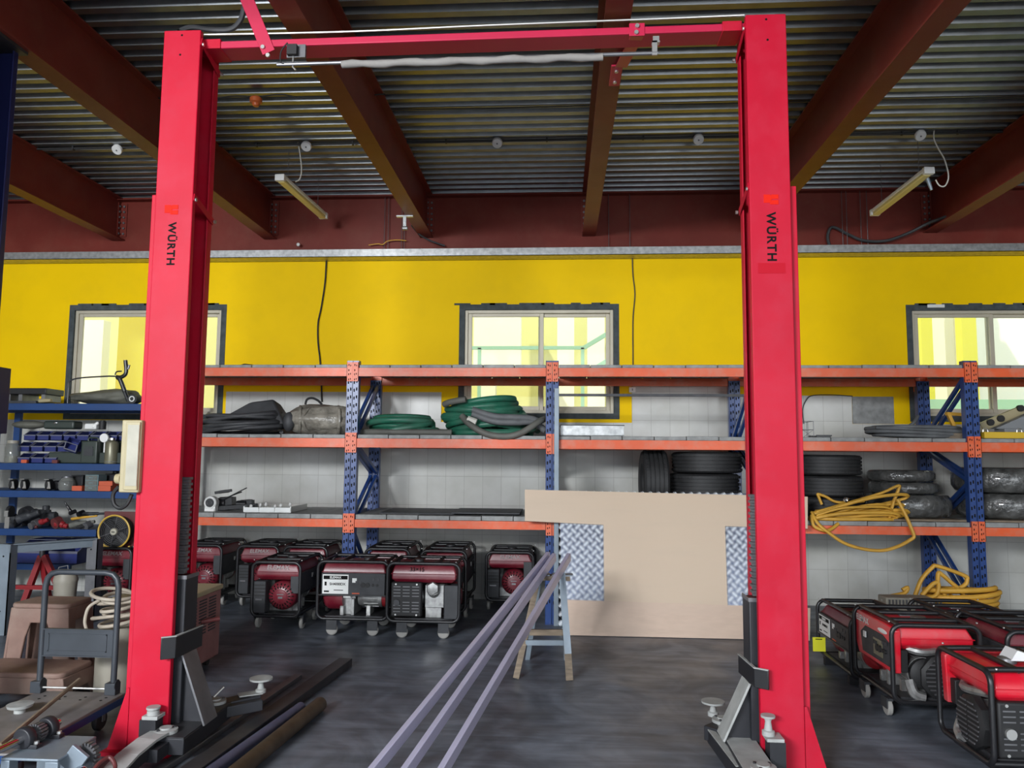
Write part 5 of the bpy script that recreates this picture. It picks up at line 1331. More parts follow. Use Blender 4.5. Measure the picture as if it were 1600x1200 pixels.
for k, (pp, l) in enumerate(((38, 'small red boxed part lying in front of the bottom row of bins at left'), (86, 'small brown box in front of the bottom row of bins, left of the green canister'))):
    x = at(pp, 718, 7.63).x; b = MB(); b.bb((x - .03, 7.625, L2 + .001), (x + .03, 7.655, L2 + .035)); tag(b.build('small_box', 'orange_box' if k == 0 else 'grip', loc=(x, 7.64, L2)), l, 'box')

# second shelf: castors, jar, drawers, boxes
def castor(label, px_, Y=7.68):
    x = at(px_, 760, Y).x
    t = thing('castor_wheel', label, 'castor', (x, Y, L1), 0, 'castors on the tool shelf')
    b = MB(); b.lathe([(.012, -.018), (.05, -.018), (.058, -.012), (.058, .012), (.05, .018), (.012, .018)], (0, 0, .058), 'X', 22); b.build('wheel', 'rubber', t); b = MB(); b.prism([(-.012, .0), (.028, .0), (.014, .07), (-.006, .07)], (0.02, -.05, .02), (1, 0, 0), (0, 0, 1), (0, .006, 0)); b.bb((-.024, -.05, .11), (.024, .06, .117)); b.build('fork', 'chrome', t)
castor('black castor with chrome fork, leftmost on the tool shelf', 21)
castor('black castor with chrome fork, second from the left on the tool shelf', 39)
castor('black castor with chrome fork beside the smoky jar', 77)
x = at(84, 752, 7.72).x; b = MB(); b.bar((x, 7.8, L1 + .05), (x + .14, 7.8, L1 + .05), .09, .09); b.cyl((x + .0, 7.74, L1 + .05), (x + .0, 7.86, L1 + .05), .05, n=14); tag(b.build('drill_body', 'black', loc=(x, 7.8, L1), bevel=.01), 'black tool body between the castors and the smoky jar', 'tool')
p = at(101, 757, 7.68); t = thing('glass_jar', 'squat smoky glass jar on the second shelf beside the castors', 'jar', (p.x, 7.72, L1)); b = MB(); b.lathe([(0, .002), (.07, .002), (.08, .03), (.08, .08), (.055, .125), (.05, .13), (0, .13)], (0, 0, 0), n=22); b.build('body', 'jar', t); b = MB(); b.cyl((0, 0, .13), (0, 0, .145), .052, n=20); b.build('lid', 'steel_mid', t)
p0, p1 = at(112, 768, 7.64), at(128, 760, 7.64); b = MB(); b.bb((p0.x, 7.64, L1 + .001), (p1.x, 7.76, L1 + .05)); tag(b.build('small_box', 'orange_box', loc=(p0.x, 7.7, L1)), 'small orange box below the black case on the second shelf', 'box')
p0, p1 = at(105, 760, 7.7), at(122, 745, 7.7); b = MB(); b.bb((p0.x, 7.78, L1 + .001), (p1.x, 7.95, L1 + .14)); b.bb((p0.x - .01, 7.77, L1 + .14), (p1.x + .01, 7.96, L1 + .155)); tag(b.build('black_case', 'black', loc=(p0.x, 7.85, L1), bevel=.004), 'black case behind the small orange box on the second shelf', 'case')
p0, p1 = at(130, 768, 7.64), at(152, 742, 7.64); t = thing('drawer_organiser', 'small teal organiser with three drawers on the second shelf', 'organiser', ((p0.x + p1.x) / 2, 7.66, L1)); w2 = (p1.x - p0.x) / 2
b = MB(); b.bb((-w2, 0, 0), (w2, .15, .165)); b.build('body', 'teal', t, bevel=.003)
for k in range(3):
    q = MB(); q.bb((-w2 + .008, -.008, .006 + k * .053), (w2 - .008, .0, .052 + k * .053)); dr = q.build('drawer', 'jar', t); q = MB(); q.bb((-.02, -.014, .025 + k * .053), (.02, -.007, .033 + k * .053)); q.build('pull', 'teal', dr)
p0, p1 = at(152, 768, 7.64), at(174, 752, 7.64); b = MB(); b.bb((p0.x, 7.65, L1 + .001), (p1.x - .01, 7.8, L1 + .055)); tag(b.build('flat_box', 'orange_box', loc=(p0.x, 7.7, L1)), 'orange red flat box, lower of two right of the teal organiser', 'box', 'orange boxes'); 
b = MB(); b.bb((p0.x, 7.66, L1 + .056), (p1.x, 7.82, L1 + .10)); tag(b.build('flat_box', 'orange_box', loc=(p0.x, 7.7, L1 + .06)), 'orange red flat box, upper of two right of the teal organiser', 'box', 'orange boxes')
b = MB(); b.bb((p0.x - .06, 7.86, L1 + .001), (p1.x + .12, 8.05, L1 + .17)); b.cyl((p0.x, 7.95, L1 + .17), (p0.x, 7.95, L1 + .2), .03, n=12); b.cyl((p0.x + .12, 7.95, L1 + .17), (p0.x + .12, 7.95, L1 + .2), .03, n=12); tag(b.build('battery_case', 'black', loc=(p0.x, 7.9, L1), bevel=.005), 'dark battery case behind the orange boxes on the second shelf', 'case')

# third shelf: heap of hand tools and machines, each its own
def tool(label, a, c_, Y, w, m, knob=None, cat='tool'):
    A, C_ = at(a[0], a[1], Y), at(c_[0], c_[1], Y)
    A.z = max(A.z, L0 + w / 2 + .002); C_.z = max(C_.z, L0 + w * .3 + .002)
    t = thing('hand_tool', label, cat, A, 0, 'tools heaped on the lowest tool shelf')
    b = MB(); b.tube(smooth_path([A, A + (C_ - A) * .35 + V((0, 0, w * .1)), A + (C_ - A) * .7, C_]), [w * .5] * 6 + [w * .42] * 6 + [w * .3] * 6 + [w * .25], 10); b.build('body', m, t, world=True)
    if knob:
        q = MB(); q.cyl(A + V((-.0, -.03, 0)), A + V((.02, .03, .02)), w * .7, n=14); q.build('head', knob, t, world=True)
tool('black angle grinder lying at the left of the lowest tool shelf', (20, 818), (62, 800), 7.75, .10, 'charcoal', 'black')
tool('dark rounded machine housing behind the grinder on the lowest tool shelf', (42, 812), (88, 806), 7.95, .16, 'charcoal', 'steel_dark')
tool('upright black motor head at the back of the lowest tool shelf', (72, 812), (72, 790), 7.98, .12, 'charcoal', 'black')
tool('brown handled tool with red body on the lowest tool shelf', (56, 822), (75, 812), 7.66, .07, 'jack_red', 'steel_mid')
tool('red body power tool in front on the lowest tool shelf', (88, 818), (106, 824), 7.65, .08, 'jack_red', 'grip')
tool('brown strap bundle hanging over the lowest shelf edge', (50, 826), (58, 832), 7.615, .05, 'grip', 'steel_mid')
tool('black clamp with upright screw handle on the lowest tool shelf', (112, 802), (101, 784), 7.75, .03, 'black', 'black')
tool('thick brown hose piece lying right on the lowest tool shelf', (110, 822), (148, 815), 7.68, .06, 'hose_dusty')
tool('yellow handled bar lying behind on the lowest tool shelf', (112, 811), (152, 806), 7.9, .03, 'hose_yellow')
tool('dark round bar behind the yellow handled bar', (125, 804), (168, 802), 8.0, .045, 'charcoal', 'black')
tool('black power tool at the right end of the lowest tool shelf', (136, 822), (120, 826), 7.66, .055, 'black_matt', 'steel_mid')
castor_z = L1
x = at(16, 800, 7.66).x; t = thing('castor_wheel', 'castor with chrome fork on the lowest tool shelf at far left', 'castor', (x, 7.66, L0), 0, 'castors on the tool shelf'); b = MB(); b.lathe([(.012, -.018), (.05, -.018), (.058, -.012), (.058, .012), (.05, .018), (.012, .018)], (0, 0, .17), 'X', 20); b.build('wheel', 'rubber', t); b = MB(); b.bb((-.024, -.04, .0), (.024, .04, .115)); b.bb((-.02, -.06, .12), (.02, -.05, .18)); b.build('fork', 'chrome', t)

# top of the tool shelf
p0, p1 = at(12, 632, 7.66), at(68, 606, 7.66)
t = thing('black_frame_box', 'flat black framed device on top of the tool shelf at far left', 'device', ((p0.x + p1.x) / 2, 7.9, L3)); w2 = (p1.x - p0.x) / 2 + .1
b = MB(); b.bb((-w2, -.2, .10), (w2 - .1, .1, .165)); b.build('top_box', 'black', t, bevel=.006)
for xx in (-w2 + .06, -.1, w2 - .14): q = MB(); q.bb((xx - .02, -.18, .03), (xx + .02, .08, .10)); q.build('support', 'steel_mid', t)
b = MB(); b.bb((-w2, -.2, 0), (w2 - .2, .1, .03)); b.build('base_board', 'charcoal', t)
b = MB(); b.cyl((w2 - .16, -.2, .03), (w2 - .02, -.22, .035), .022, .018, 12); b.build('torch', 'cream', t)
p0 = at(160, 615, 7.8)
t = thing('seat_cushion', 'crumpled dark padded cushion on the tool shelf top before the left window', 'cushion', (p0.x, 7.85, L3))
b = MB(); nu, nv = 28, 14; vs, fs = [], []
for i in range(nv + 1):
    th = math.pi * i / nv
    for j in range(nu):
        a = 2 * math.pi * j / nu; w = 1 + .08 * math.sin(4 * a + 5 * th) + .06 * math.sin(7 * a - 3 * th)
        sx = math.copysign(abs(math.cos(th)) ** .6, math.cos(th)); ss = abs(math.sin(th)) ** .6
        vs.append((.36 * sx, .2 * ss * math.cos(a) * w, max(0, .075 + (.075 + .03 * sx) * ss * math.sin(a) * w)))
for i in range(nv):
    for j in range(nu): j2 = (j + 1) % nu; fs.append((i * nu + j, (i + 1) * nu + j, (i + 1) * nu + j2, i * nu + j2))
b.add(vs, fs); b.build('padding', 'cloth', t, smooth=70)
t = thing('folding_handle', 'black folded scooter like frame with grip standing on the tool shelf top', 'frame', (p0.x + .1, 7.68, L3))
F = lambda x, y: at(x, y, 7.66)
b = MB(); b.tube(smooth_path([F(107, 606), F(108, 597), F(122, 591), F(165, 588), F(180, 588)]), .008, 8); b.build('rod', 'steel_dark', t, world=True)
b = MB(); b.tube(smooth_path([F(195, 612), F(188, 594), F(184, 590)]), .022, 10); b.tube(smooth_path([F(182, 589), F(190, 589), F(197, 582), F(196, 563)]), .020, 10); b.build('stem', 'black', t, world=True)
b = MB(); b.tube(smooth_path([F(180, 586), F(182, 581), F(190, 580)]), .007, 8); b.build('lever', 'black', t, world=True)
b = MB(); b.cyl(F(200, 577), F(202, 570), .012, n=10); b.cyl(F(197, 575), F(201, 575), .006, n=8); b.build('clamp_knob', 'steel_mid', t, world=True)
p = F(208, 623); b = MB(); b.cyl((p.x, 7.64, L3 + .05), (p.x, 7.72, L3 + .05), .05, n=20); b.build('wheel', 'rubber', t, world=True); b = MB(); b.torus((p.x, 7.637, L3 + .05), .025, .006, 'Y', 18, 6); b.build('hub', 'white', t, world=True)
b = MB(); b.tube([F(107, 606), V((F(107, 606).x, 7.66, L3 + .004))], .009, 8); b.tube([F(195, 612), V((F(200, 612).x, 7.68, L3 + .03))], .02, 8); b.build('strut', 'black', t, world=True)

# large bins on the floor level shelf
for k, (pp, l) in enumerate(((48, 'large blue bin with yellow contents on the shelf level near the floor, left'), (100, 'large blue bin behind the white bucket on the shelf level near the floor'))):
    x = at(pp, 880, 7.66).x; t = bin_(l, x, 7.64, .4215, .30, .42, .22, grp='large blue bins')
    if k == 0: q = MB(); q.ell((0, .18, .08), (.11, .12, .06)); q.build('contents', 'olive', t)
# red jack stand
ax_, jf0, jf1 = at(68, 868, 7.35), at(38, 945, 7.25), at(94, 945, 7.25)
t = thing('jack_stand', 'dark red A shaped jack stand under the blue tool shelf', 'jack stand', (ax_.x, 7.3, 0))
for f, l in ((jf0, 1), (jf1, 1)):
    b = MB(); b.bar((ax_.x + (f.x - ax_.x) * .08, 7.33, ax_.z), (f.x + (f.x - ax_.x) * .45, 7.25, .0), .05, .045, (0, 1, 0)); b.build('leg', 'jack_red', t, world=True)
b = MB(); b.bar((ax_.x, 7.33, ax_.z), (ax_.x, 7.5, 0), .05, .045, (0, 1, 0)); b.build('leg', 'jack_red', t, world=True)
y_ = at(68, 918, 7.27).z; b = MB(); b.bar((ax_.x - .22, 7.27, y_), (ax_.x + .22, 7.27, y_), .03, .04); b.build('crossbar', 'jack_red', t, world=True)
b = MB(); b.cyl((ax_.x, 7.33, ax_.z - .02), (ax_.x, 7.33, ax_.z + .08), .026, n=12); b.bb((ax_.x - .05, 7.29, ax_.z + .08), (ax_.x + .05, 7.37, ax_.z + .10)); b.build('ratchet_post', 'steel_dark', t, world=True)
# bucket
p0, p1 = at(86, 910, 7.05), at(119, 910, 7.05); r_ = (p1.x - p0.x) / 2
t = thing('bucket', 'dirty white plastic bucket with lid and wire handle beside the red jack stand', 'bucket', ((p0.x + p1.x) / 2, 7.05, 0)); zt_ = at(100, 906, 7.05).z
b = MB(); b.lathe([(0, .001), (r_ * .82, .001), (r_ * .98, zt_ - .03), (r_, zt_), (0, zt_)], (0, 0, 0), n=26); b.build('body', 'bucket', t); b = MB(); b.lathe([(0, zt_ + .09), (r_ * .35, zt_ + .088), (r_ * .85, zt_ + .06), (r_ * 1.03, zt_ + .012), (r_ * 1.03, zt_ - .012), (0, zt_ - .012)], (0, 0, 0), n=26); b.build('lid', 'bucket', t)
zh = at(105, 882, 7.05).z; b = MB(); b.tube([(-r_, 0, zt_), (-r_ * .4, -.05, zh - .02), (r_ * .5, -.06, zh), (r_ * .55, -.06, zh - .05), (r_, 0, zt_)], .004, 6); b.build('wire_handle', 'zinc', t)

# caged fan on a bracket standing on the generator
fc = at(178, 831, 7.34)
t = thing('fan', 'round caged fan with yellow ring and cream hub above the generator', 'fan', (fc.x, 7.36, fc.z)); fr_ = .158
b = MB(); b.torus((0, -.02, 0), fr_, .009, 'Y', 36, 8); b.build('ring', 'brass_yellow', t)
b = MB()
for k in range(8): b.torus((0, -.022 + .001 * k, 0), fr_ - .016 * (k + 1), .0018, 'Y', 30, 5)
for k in range(6):
    a = R(20 + 60 * k); b.cyl((.03 * math.cos(a), -.025, .03 * math.sin(a)), (fr_ * math.cos(a), -.02, fr_ * math.sin(a)), .0028, n=5)
b.build('cage_grille', 'steel_mid', t)
b = MB(); b.lathe([(0, -.036), (.03, -.034), (.036, -.024), (.036, -.01), (0, -.01)], (0, 0, 0), 'Y', 22); hb_ = b.build('hub_badge', 'cream_lt', t); b = MB(); b.bb((-.016, -.0375, -.004), (.016, -.035, .004)); b.build('marking', 'ink', hb_)
for k in range(4):
    a = R(45 + 90 * k); b = MB(); b.bar((.02 * math.cos(a), .02, .02 * math.sin(a)), ((fr_ - .02) * math.cos(a), .03, (fr_ - .02) * math.sin(a)), .07, .004, (.4 * math.sin(a), 1, -.4 * math.cos(a))); b.build('blade', 'black_matt', t)
b = MB(); b.lathe([(fr_ - .006, -.015), (fr_ - .002, -.015), (fr_ - .01, .075), (0, .08), (0, .07), (fr_ - .016, .066), (fr_ - .006, -.015)], (0, 0, 0), 'Y', 32); b.build('dark_back_plate', 'black_matt', t)  # black plate added behind the blades to darken the cage interior
b = MB(); b.cyl((0, .03, 0), (0, .12, 0), .045, n=16); b.build('motor', 'black', t)
b = MB(); b.bb((-fr_ - .012, .085, -fr_ - .0), (fr_ + .012, .10, fr_ + .03)); b.bar((-.14, .04, -fr_ - .0), (.14, .04, -fr_), .16, .010); b.build('back_board', 'grip', t)
zg = .642 - fc.z; b = MB(); 
for s in (-1, 1): b.bar((s * .13, .04, -fr_), (s * .13, .04, zg), .02, .02, (0, 1, 0))
b.build('stand', 'brass_yellow', t)

# welded angle frame of a bench
fp = atz(137, 973); q0 = at(8, 857, 6.4)
t = thing('bench_frame', 'welded grey steel angle frame of a bench before the tool shelf', 'bench frame', (-4.6, 6.7, 0)); zt_ = .755
P1, P2, P3 = V((q0.x, 6.4, 0)), V((fp.x, 6.95, 0)), V((q0.x - .7, 6.55, 0))
for k, P in enumerate((P1, P2, P3)):
    b = MB(); b.bb((P.x - .05, P.y, 0), (P.x + .05, P.y + .008, zt_)); b.bb((P.x + .042, P.y, 0), (P.x + .05, P.y + .09, zt_)); lg = b.build('leg', 'bluegrey' if k != 1 else 'steel_mid', t, world=True)
    h = MB()
    for zz in (.2, .66): h.cyl((P.x - .01, P.y - .001, zz), (P.x - .01, P.y + .002, zz), .008, n=10)
    h.build('bolt_hole', 'ink', lg, world=True)
b = MB(); b.bar((P1.x + .0, P1.y + .03, zt_ - .035), (P2.x + .02, P2.y + .03, zt_ - .035), .008, .075); b.bar((P1.x - .0, P1.y + .03, zt_ + .002), (P2.x + .02, P2.y + .03, zt_ + .002), .075, .008); b.build('top_rail', 'bluegrey', t, world=True)
b = MB(); b.bar((P3.x, P3.y, zt_ - .03), (P1.x + .05, P1.y, zt_ - .03), .008, .07); b.bar((P3.x, P3.y + .03, zt_ + .002), (P1.x + .05, P1.y + .03, zt_ + .002), .07, .008); b.build('top_rail', 'bluegrey', t, world=True)

# two moulded plastic step stools
def stool(label, cx, cy, w, d, h, rz=0):
    t = thing('step_stool', label, 'stool', (cx, cy, 0), R(rz), 'dusty pink plastic stools')
    b = MB(); th = .02; a = .045
    top = rrect(0, 0, w, d, .05)
    b.prism(top, (0, 0, h - .035), (1, 0, 0), (0, 1, 0), (0, 0, .035)); b.build('seat', 'stool', t, bevel=.012, seg=3)
    for sy in (-1, 1):
        b = MB(); y = sy * (d / 2 - .008)
        poly = [(-w / 2 - a, 0), (-w / 2 + .07, 0), (-w / 2 + .115, h * .55), (-w / 2 + .15, h - .13), (w / 2 - .15, h - .13), (w / 2 - .115, h * .55), (w / 2 - .07, 0), (w / 2 + a, 0), (w / 2 - .012, h - .03), (-w / 2 + .012, h - .03)]
        b.prism(poly, (0, y, 0), (1, 0, 0), (0, 0, 1), (0, -sy * th, 0)); b.build('side_panel', 'stool', t, bevel=.006)
    for sx in (-1, 1):
        b = MB(); poly = [(-d / 2, 0), (-d / 2 + .06, 0), (-d / 2 + .09, h - .12), (d / 2 - .09, h - .12), (d / 2 - .06, 0), (d / 2, 0), (d / 2 - .01, h - .03), (-d / 2 + .01, h - .03)]
        b.add([V((sx * (w / 2 + a * (1 - pz / h) - .006), py, pz)) for py, pz in poly] + [V((sx * (w / 2 + a * (1 - pz / h) - .006 - th), py, pz)) for py, pz in poly], [tuple(range(8)), tuple(range(15, 7, -1))] + [(i, i + 8, (i + 1) % 8 + 8, (i + 1) % 8) for i in range(8)]); b.build('end_panel', 'stool', t, bevel=.006)
    return t
xa, xb = at(28, 940, 5.25).x, at(118, 940, 5.25).x
stool('tall dusty pink plastic stool behind the trolley handle', (xa + xb) / 2, 5.32, xb - xa, .30, .515)
xb = at(116, 1045, 4.75).x
stool('low dusty pink plastic stool in front of the tall one', xb - .34, 4.83, .64, .34, .20)
p = atz(22, 1100, .22); b = MB(); b.lathe([(0, 0), (.05, 0), (.05, .012), (.028, .02), (.028, .19), (.06, .20), (.065, .215), (0, .22)], (0, 0, 0), n=22); tag(b.build('support_pad', 'arm_grey', loc=None), 'round grey screw pad standing on the floor by the low stool', 'pad').location = (p.x + .02, p.y + .02, 0)

# platform trolley
c0, c1 = atz(62, 1085, .17), atz(184, 1090, .17)
tx0, tx1, ty1, ty0 = -3.02, -2.50, 4.44, 3.52
t = thing('platform_trolley', 'grey platform trolley with tubular folding handle beside the left red column', 'trolley', ((tx0 + tx1) / 2, 4.0, 0))
b = MB(); b.bb((tx0, ty0, .135), (tx1, ty1, .17)); b.build('deck', 'trolley_deck', t, world=True, bevel=.006)
b = MB(); b.bb((tx0 - .004, ty0 - .004, .125), (tx1 + .004, ty0 + .01, .16)); b.bb((tx1 - .006, ty0, .12), (tx1 + .006, ty1, .155)); b.bb((tx0 - .006, ty0, .12), (tx0 + .006, ty1, .155)); b.build('bumper_edge', 'shelf_blue', t, world=True)
hx0, hx1 = at(66, 1000, 4.42).x, at(181, 1000, 4.42).x; zt_ = at(120, 894, 4.42).z
b = MB(); b.tube([(hx0, 4.42, .175)] + [(px_, 4.42, pz_) for px_, pz_ in [(hx0, zt_ - .08), (hx0 + .012, zt_ - .035), (hx0 + .035, zt_ - .01), (hx0 + .08, zt_)]] + [(px_, 4.42, pz_) for px_, pz_ in [(hx1 - .08, zt_), (hx1 - .035, zt_ - .01), (hx1 - .012, zt_ - .035), (hx1, zt_ - .08)]] + [(hx1, 4.42, .175)], .017, 12); hd = b.build('handle', 'trolley', t, world=True, smooth=60)
z0_, z1_ = at(120, 1024, 4.42).z, at(120, 984, 4.42).z
b = MB(); b.bb((hx0 + .01, 4.415, z0_), (hx1 - .01, 4.425, z1_)); pn = b.build('handle_panel', 'trolley', t, world=True)
b = MB(); 
for (a, c_) in (((hx0 + .04, z0_ + .022), (hx1 - .05, z0_ + .028)), ((hx0 + .04, z1_ - .028), (hx1 - .05, z1_ - .022)), ((hx0 + .04, z0_ + .022), (hx0 + .046, z1_ - .022)), ((hx1 - .056, z0_ + .022), (hx1 - .05, z1_ - .022))): b.bb((a[0], 4.411, a[1]), (c_[0], 4.416, c_[1]))
b.bb((hx0 + .01, 4.405, z0_ - .006), (hx1 - .01, 4.428, z0_)); b.bb((hx0 + .01, 4.405, z1_), (hx1 - .01, 4.428, z1_ + .006)); b.build('pressed_rim', 'trolley', pn, world=True)
b = MB(); b.cyl((hx0, 4.40, .20), (hx1, 4.40, .20), .006, n=8); b.build('pivot_rod', 'zinc', t, world=True)
for x in (hx0, hx1):
    b = MB(); b.bb((x - .03, 4.38, .17), (x + .035, 4.436, .235)); b.cyl((x + .03, 4.40, .225), (x + .036, 4.40, .225), .03, n=14); b.build('hinge_bracket', 'trolley', t, world=True, bevel=.004)
for x in (tx0 + .08, tx1 - .08):
    for y in (ty0 + .12, ty1 - .12):
        b = MB(); b.lathe([(.012, -.016), (.05, -.016), (.056, -.01), (.056, .01), (.05, .016), (.012, .016)], (x, y, .056), 'X', 20); wl = b.build('wheel', 'rubber', t, world=True); b = MB(); b.bb((x - .028, y - .03, .105), (x + .028, y + .03, .135)); b.bb((x - .028, y - .012, .05), (x - .020, y + .012, .11)); b.bb((x + .02, y - .012, .05), (x + .028, y + .012, .11)); b.build('fork', 'steel_mid', wl, world=True)
b = MB()
for i in range(4):
    for j in range(2): b.cyl((tx0 + .10 + .12 * i, ty1 - .10 - .05 * j, .1695), (tx0 + .10 + .12 * i, ty1 - .10 - .05 * j, .1712), .008, n=10)
b.build('rivet', 'ink', t, world=True)
# stick lying across the trolley
a, c_ = atz(0, 1160, .20), at(124, 1062, 4.30)
b = MB(); b.tube([(a.x - .05, a.y - .03, .187), (a.x, a.y, .187), c_], .012, 8); tag(b.build('wooden_stick', 'wood', loc=a), 'long wooden stick lying slanted across the trolley deck', 'stick')
# cable drum behind the trolley
cx_ = at(190, 980, 5.0).x
t = thing('cable_drum', 'pale drum with loops of beige cable on top, behind the left red column', 'drum', (cx_, 4.95, 0))
b = MB(); b.lathe([(0, 0), (.11, 0), (.12, .02), (.12, .40), (.10, .43), (0, .43)], (0, 0, 0), n=24); b.build('drum', 'bucket', t)
b = MB(); b.tube(smooth_path(coil_pts(0, 0, .445, .12, .11, 7, .20, 17, .2, jit=.2), 2), .012, 8); b.build('cable_loops', 'beige_cable', t, smooth=70)
b = MB(); b.tube(smooth_path([(-.10, -.05, .60), (-.15, -.08, .56), (-.165, -.09, .48), (-.15, -.09, .42), (-.13, -.08, .34)]), .010, 8); b.build('cable_end', 'beige_cable', t)
# dark cable on the floor
b = MB(); b.tube(smooth_path([atz(128, 1055, .01) + V((0, 0, .06)), atz(150, 1062, .02) + V((0, 0, .04)), atz(175, 1075, .015), atz(150, 1078, .015), atz(120, 1082, .015), atz(170, 1090, .015)]), .014, 8)
tag(b.build('floor_cable', 'black_matt', loc=atz(150, 1070)), 'black cable snaking on the floor behind the trolley', 'cable')
# welding set behind the left column
t = thing('welding_set', 'dusty pink louvred welding machine behind the left red column', 'welding machine', (-2.78, 5.45, 0))
b = MB(); b.bb((-.24, -.30, .06), (.24, .30, .54)); wbx = b.build('cabinet', 'welder', t, bevel=.008)
b = MB(); b.bb((-.25, -.31, .54), (.25, .31, .575)); b.build('top_cover', 'cream', t, bevel=.006)
b = MB()
for j in range(12):
    for k in range(3): b.bb((.238, -.2 + .15 * k, .27 + .021 * j), (.2445, -.09 + .15 * k, .279 + .021 * j))
b.build('louvre', 'charcoal', wbx)
b = MB(); b.cyl((.24, -.02, .36), (.34, .06, .37), .016, n=10); b.build('tow_handle', 'grip', t)
for sx in (-.18, .18):
    for sy in (-.22, .22): q = MB(); q.lathe([(0, -.015), (.03, -.015), (.03, .015), (0, .015)], (sx, sy, .03), 'X', 16); q.bb((sx - .02, sy - .02, .03), (sx + .02, sy + .02, .062)); q.build('wheel', 'rubber', t)

# gear shaft unit in the bottom left corner
t = thing('gear_unit', 'steel shaft with gears and bearings on a bright bracket, bottom left corner', 'machine part', (-2.32, 3.50, 0))
G = lambda x, y, Y: at(x, y, Y)
o = G(62, 1170, 3.45); zb_ = o.z
b = MB(); b.bb((o.x - .10, 3.34, zb_ - .012), (o.x + .16, 3.62, zb_)); b.bb((o.x - .10, 3.34, 0), (o.x - .06, 3.40, zb_ - .012)); b.bb((o.x + .10, 3.34, 0), (o.x + .16, 3.36, zb_ - .012)); b.bb((o.x - .10, 3.58, 0), (o.x + .16, 3.62, zb_ - .012)); b.bb((o.x - .06, 3.345, 0), (o.x + .10, 3.36, zb_ * .55)); b.build('bracket', 'bluegrey', t, world=True, bevel=.004)
s0, s1 = G(-10, 1176, 3.30), G(84, 1132, 3.62); ax2 = (s1 - s0).normalized()
b = MB(); b.cyl(s0 - ax2 * .2, s1 + ax2 * .03, .016, n=14); b.build('shaft', 'chrome', t, world=True)
rotm = ax2.to_track_quat('Z', 'Y').to_matrix()
def along(f): return s0 + (s1 - s0) * f
for f in (.50, .90):
    c_ = along(f); b = MB(); b.lathe([(.018, -.022), (.045, -.022), (.05, -.012), (.05, .012), (.045, .022), (.018, .022)], c_, 'Z', 24, rotm); b.bb((c_.x - .07, c_.y - .02, zb_), (c_.x + .07, c_.y + .02, zb_ + .018)); b.bb((c_.x - .035, c_.y - .018, zb_ + .01), (c_.x + .035, c_.y + .018, c_.z)); bb_ = b.build('pillow_bearing', 'carriage', t, world=True, bevel=.003)
    for sx in (-.055, .055): q = MB(); q.cyl((c_.x + sx, c_.y, zb_ + .018), (c_.x + sx, c_.y, zb_ + .03), .011, n=6); q.build('bolt', 'zinc', bb_, world=True)
def gear(c_, Rg, n, w, nm):
    b = MB(); b.lathe([(.014, -w), (Rg - .010, -w), (Rg - .010, w), (.014, w)], c_, 'Z', 30, rotm)
    for i in range(n):
        a = 2 * math.pi * i / n; rm = rotm @ Matrix.Rotation(a, 3, 'Z'); b.box(V(c_) + rm @ V((Rg - .004, 0, 0)), (.014, .009, 2 * w), rm)
    b.build(nm, 'steel_mid', t, world=True)
gear(along(.70), .040, 18, .016, 'sprocket'); gear(along(.76), .034, 16, .010, 'sprocket')
g2 = G(125, 1168, 3.5); gear(V((o.x + .21, 3.48, g2.z - .02)), .05, 18, .014, 'sprocket')
b = MB(); b.box((o.x + .185, 3.42, zb_ - .03), (.09, .02, .10), Matrix.Rotation(R(35), 3, 'Y')); b.bb((o.x + .14, 3.40, 0), (o.x + .27, 3.54, zb_ - .11)); b.cyl((o.x + .22, 3.36, zb_ - .07), (o.x + .22, 3.54, zb_ - .07), .02, n=14); b.build('gearbox', 'bluegrey', t, world=True, bevel=.003)
b = MB(); q = G(142, 1176, 3.4); b.ell((o.x + .25, 3.38, zb_ - .06), (.02, .02, .02), 12, 8); b.build('shaft_end', 'chrome', t, world=True)
# maroon tube loop at the very bottom
pts = [G(140, 1215, 3.3), G(152, 1196, 3.35), G(168, 1184, 3.4), G(176, 1187, 3.4), G(180, 1200, 3.38), G(170, 1212, 3.34)]
b = MB(); b.tube(smooth_path(pts), .009, 8); b.tube([pts[0], V((pts[0].x, 3.3, .01))], .009, 8); b.tube([pts[-1], V((pts[-1].x, 3.34, .01))], .009, 8); tag(b.build('bent_tube', 'grip', loc=(pts[2].x, 3.35, .1)), 'maroon bent tube handle at the bottom edge before the left red column', 'handle')
# =================================================================== CENTRE FLOOR: plywood, tread plate, glass panel, trestle, steel
# leaning sheets share one lean; s is the height along the sheet
def leanY(z, y0=6.86, y1=7.20, zt=1.25): return y0 + (y1 - y0) * z / zt
def sheet(poly, off, th):
    """prism of (x, z) outline on the leaning plane, pushed back by off"""
    b = MB(); n = V((0, -1.25, .34)).normalized()
    b.v = []; k = len(poly)
    vs = [V((x, leanY(z), z)) - n * off for x, z in poly]; vs += [p - n * th for p in vs]
    fs = [tuple(range(k)), tuple(range(2 * k - 1, k - 1, -1))] + [(i, i + k, (i + 1) % k + k, (i + 1) % k) for i in range(k)]
    b.add(vs, fs); return b
def px(x, y):
    Y = 7.0
    for _ in range(4):
        p = at(x, y, Y); Y = leanY(p.z)
    return (p.x, p.z)
top = [px(820, 765), px(1262, 776), px(1262, 826), px(1133, 822), px(1137, 948), px(944, 940), px(943, 820), px(820, 814)]
b = sheet(top, 0, .016); tag(b.build('plywood_sheet', 'plywood', loc=(.95, 7.1, .8), smooth=0), 'large T shaped plywood sheet with square cut-outs leaning on the racking', 'plywood')
bot = [px(886, 937), px(1266, 950), px(1266, 1010), px(888, 991)]
for i in (2, 3): bot[i] = (bot[i][0], .004)
b = sheet(bot, -.004, .014); tag(b.build('plywood_strip', 'plywood_pink', loc=(1.1, 6.9, .2), smooth=0), 'wide plywood strip along the floor below the T shaped sheet', 'plywood')
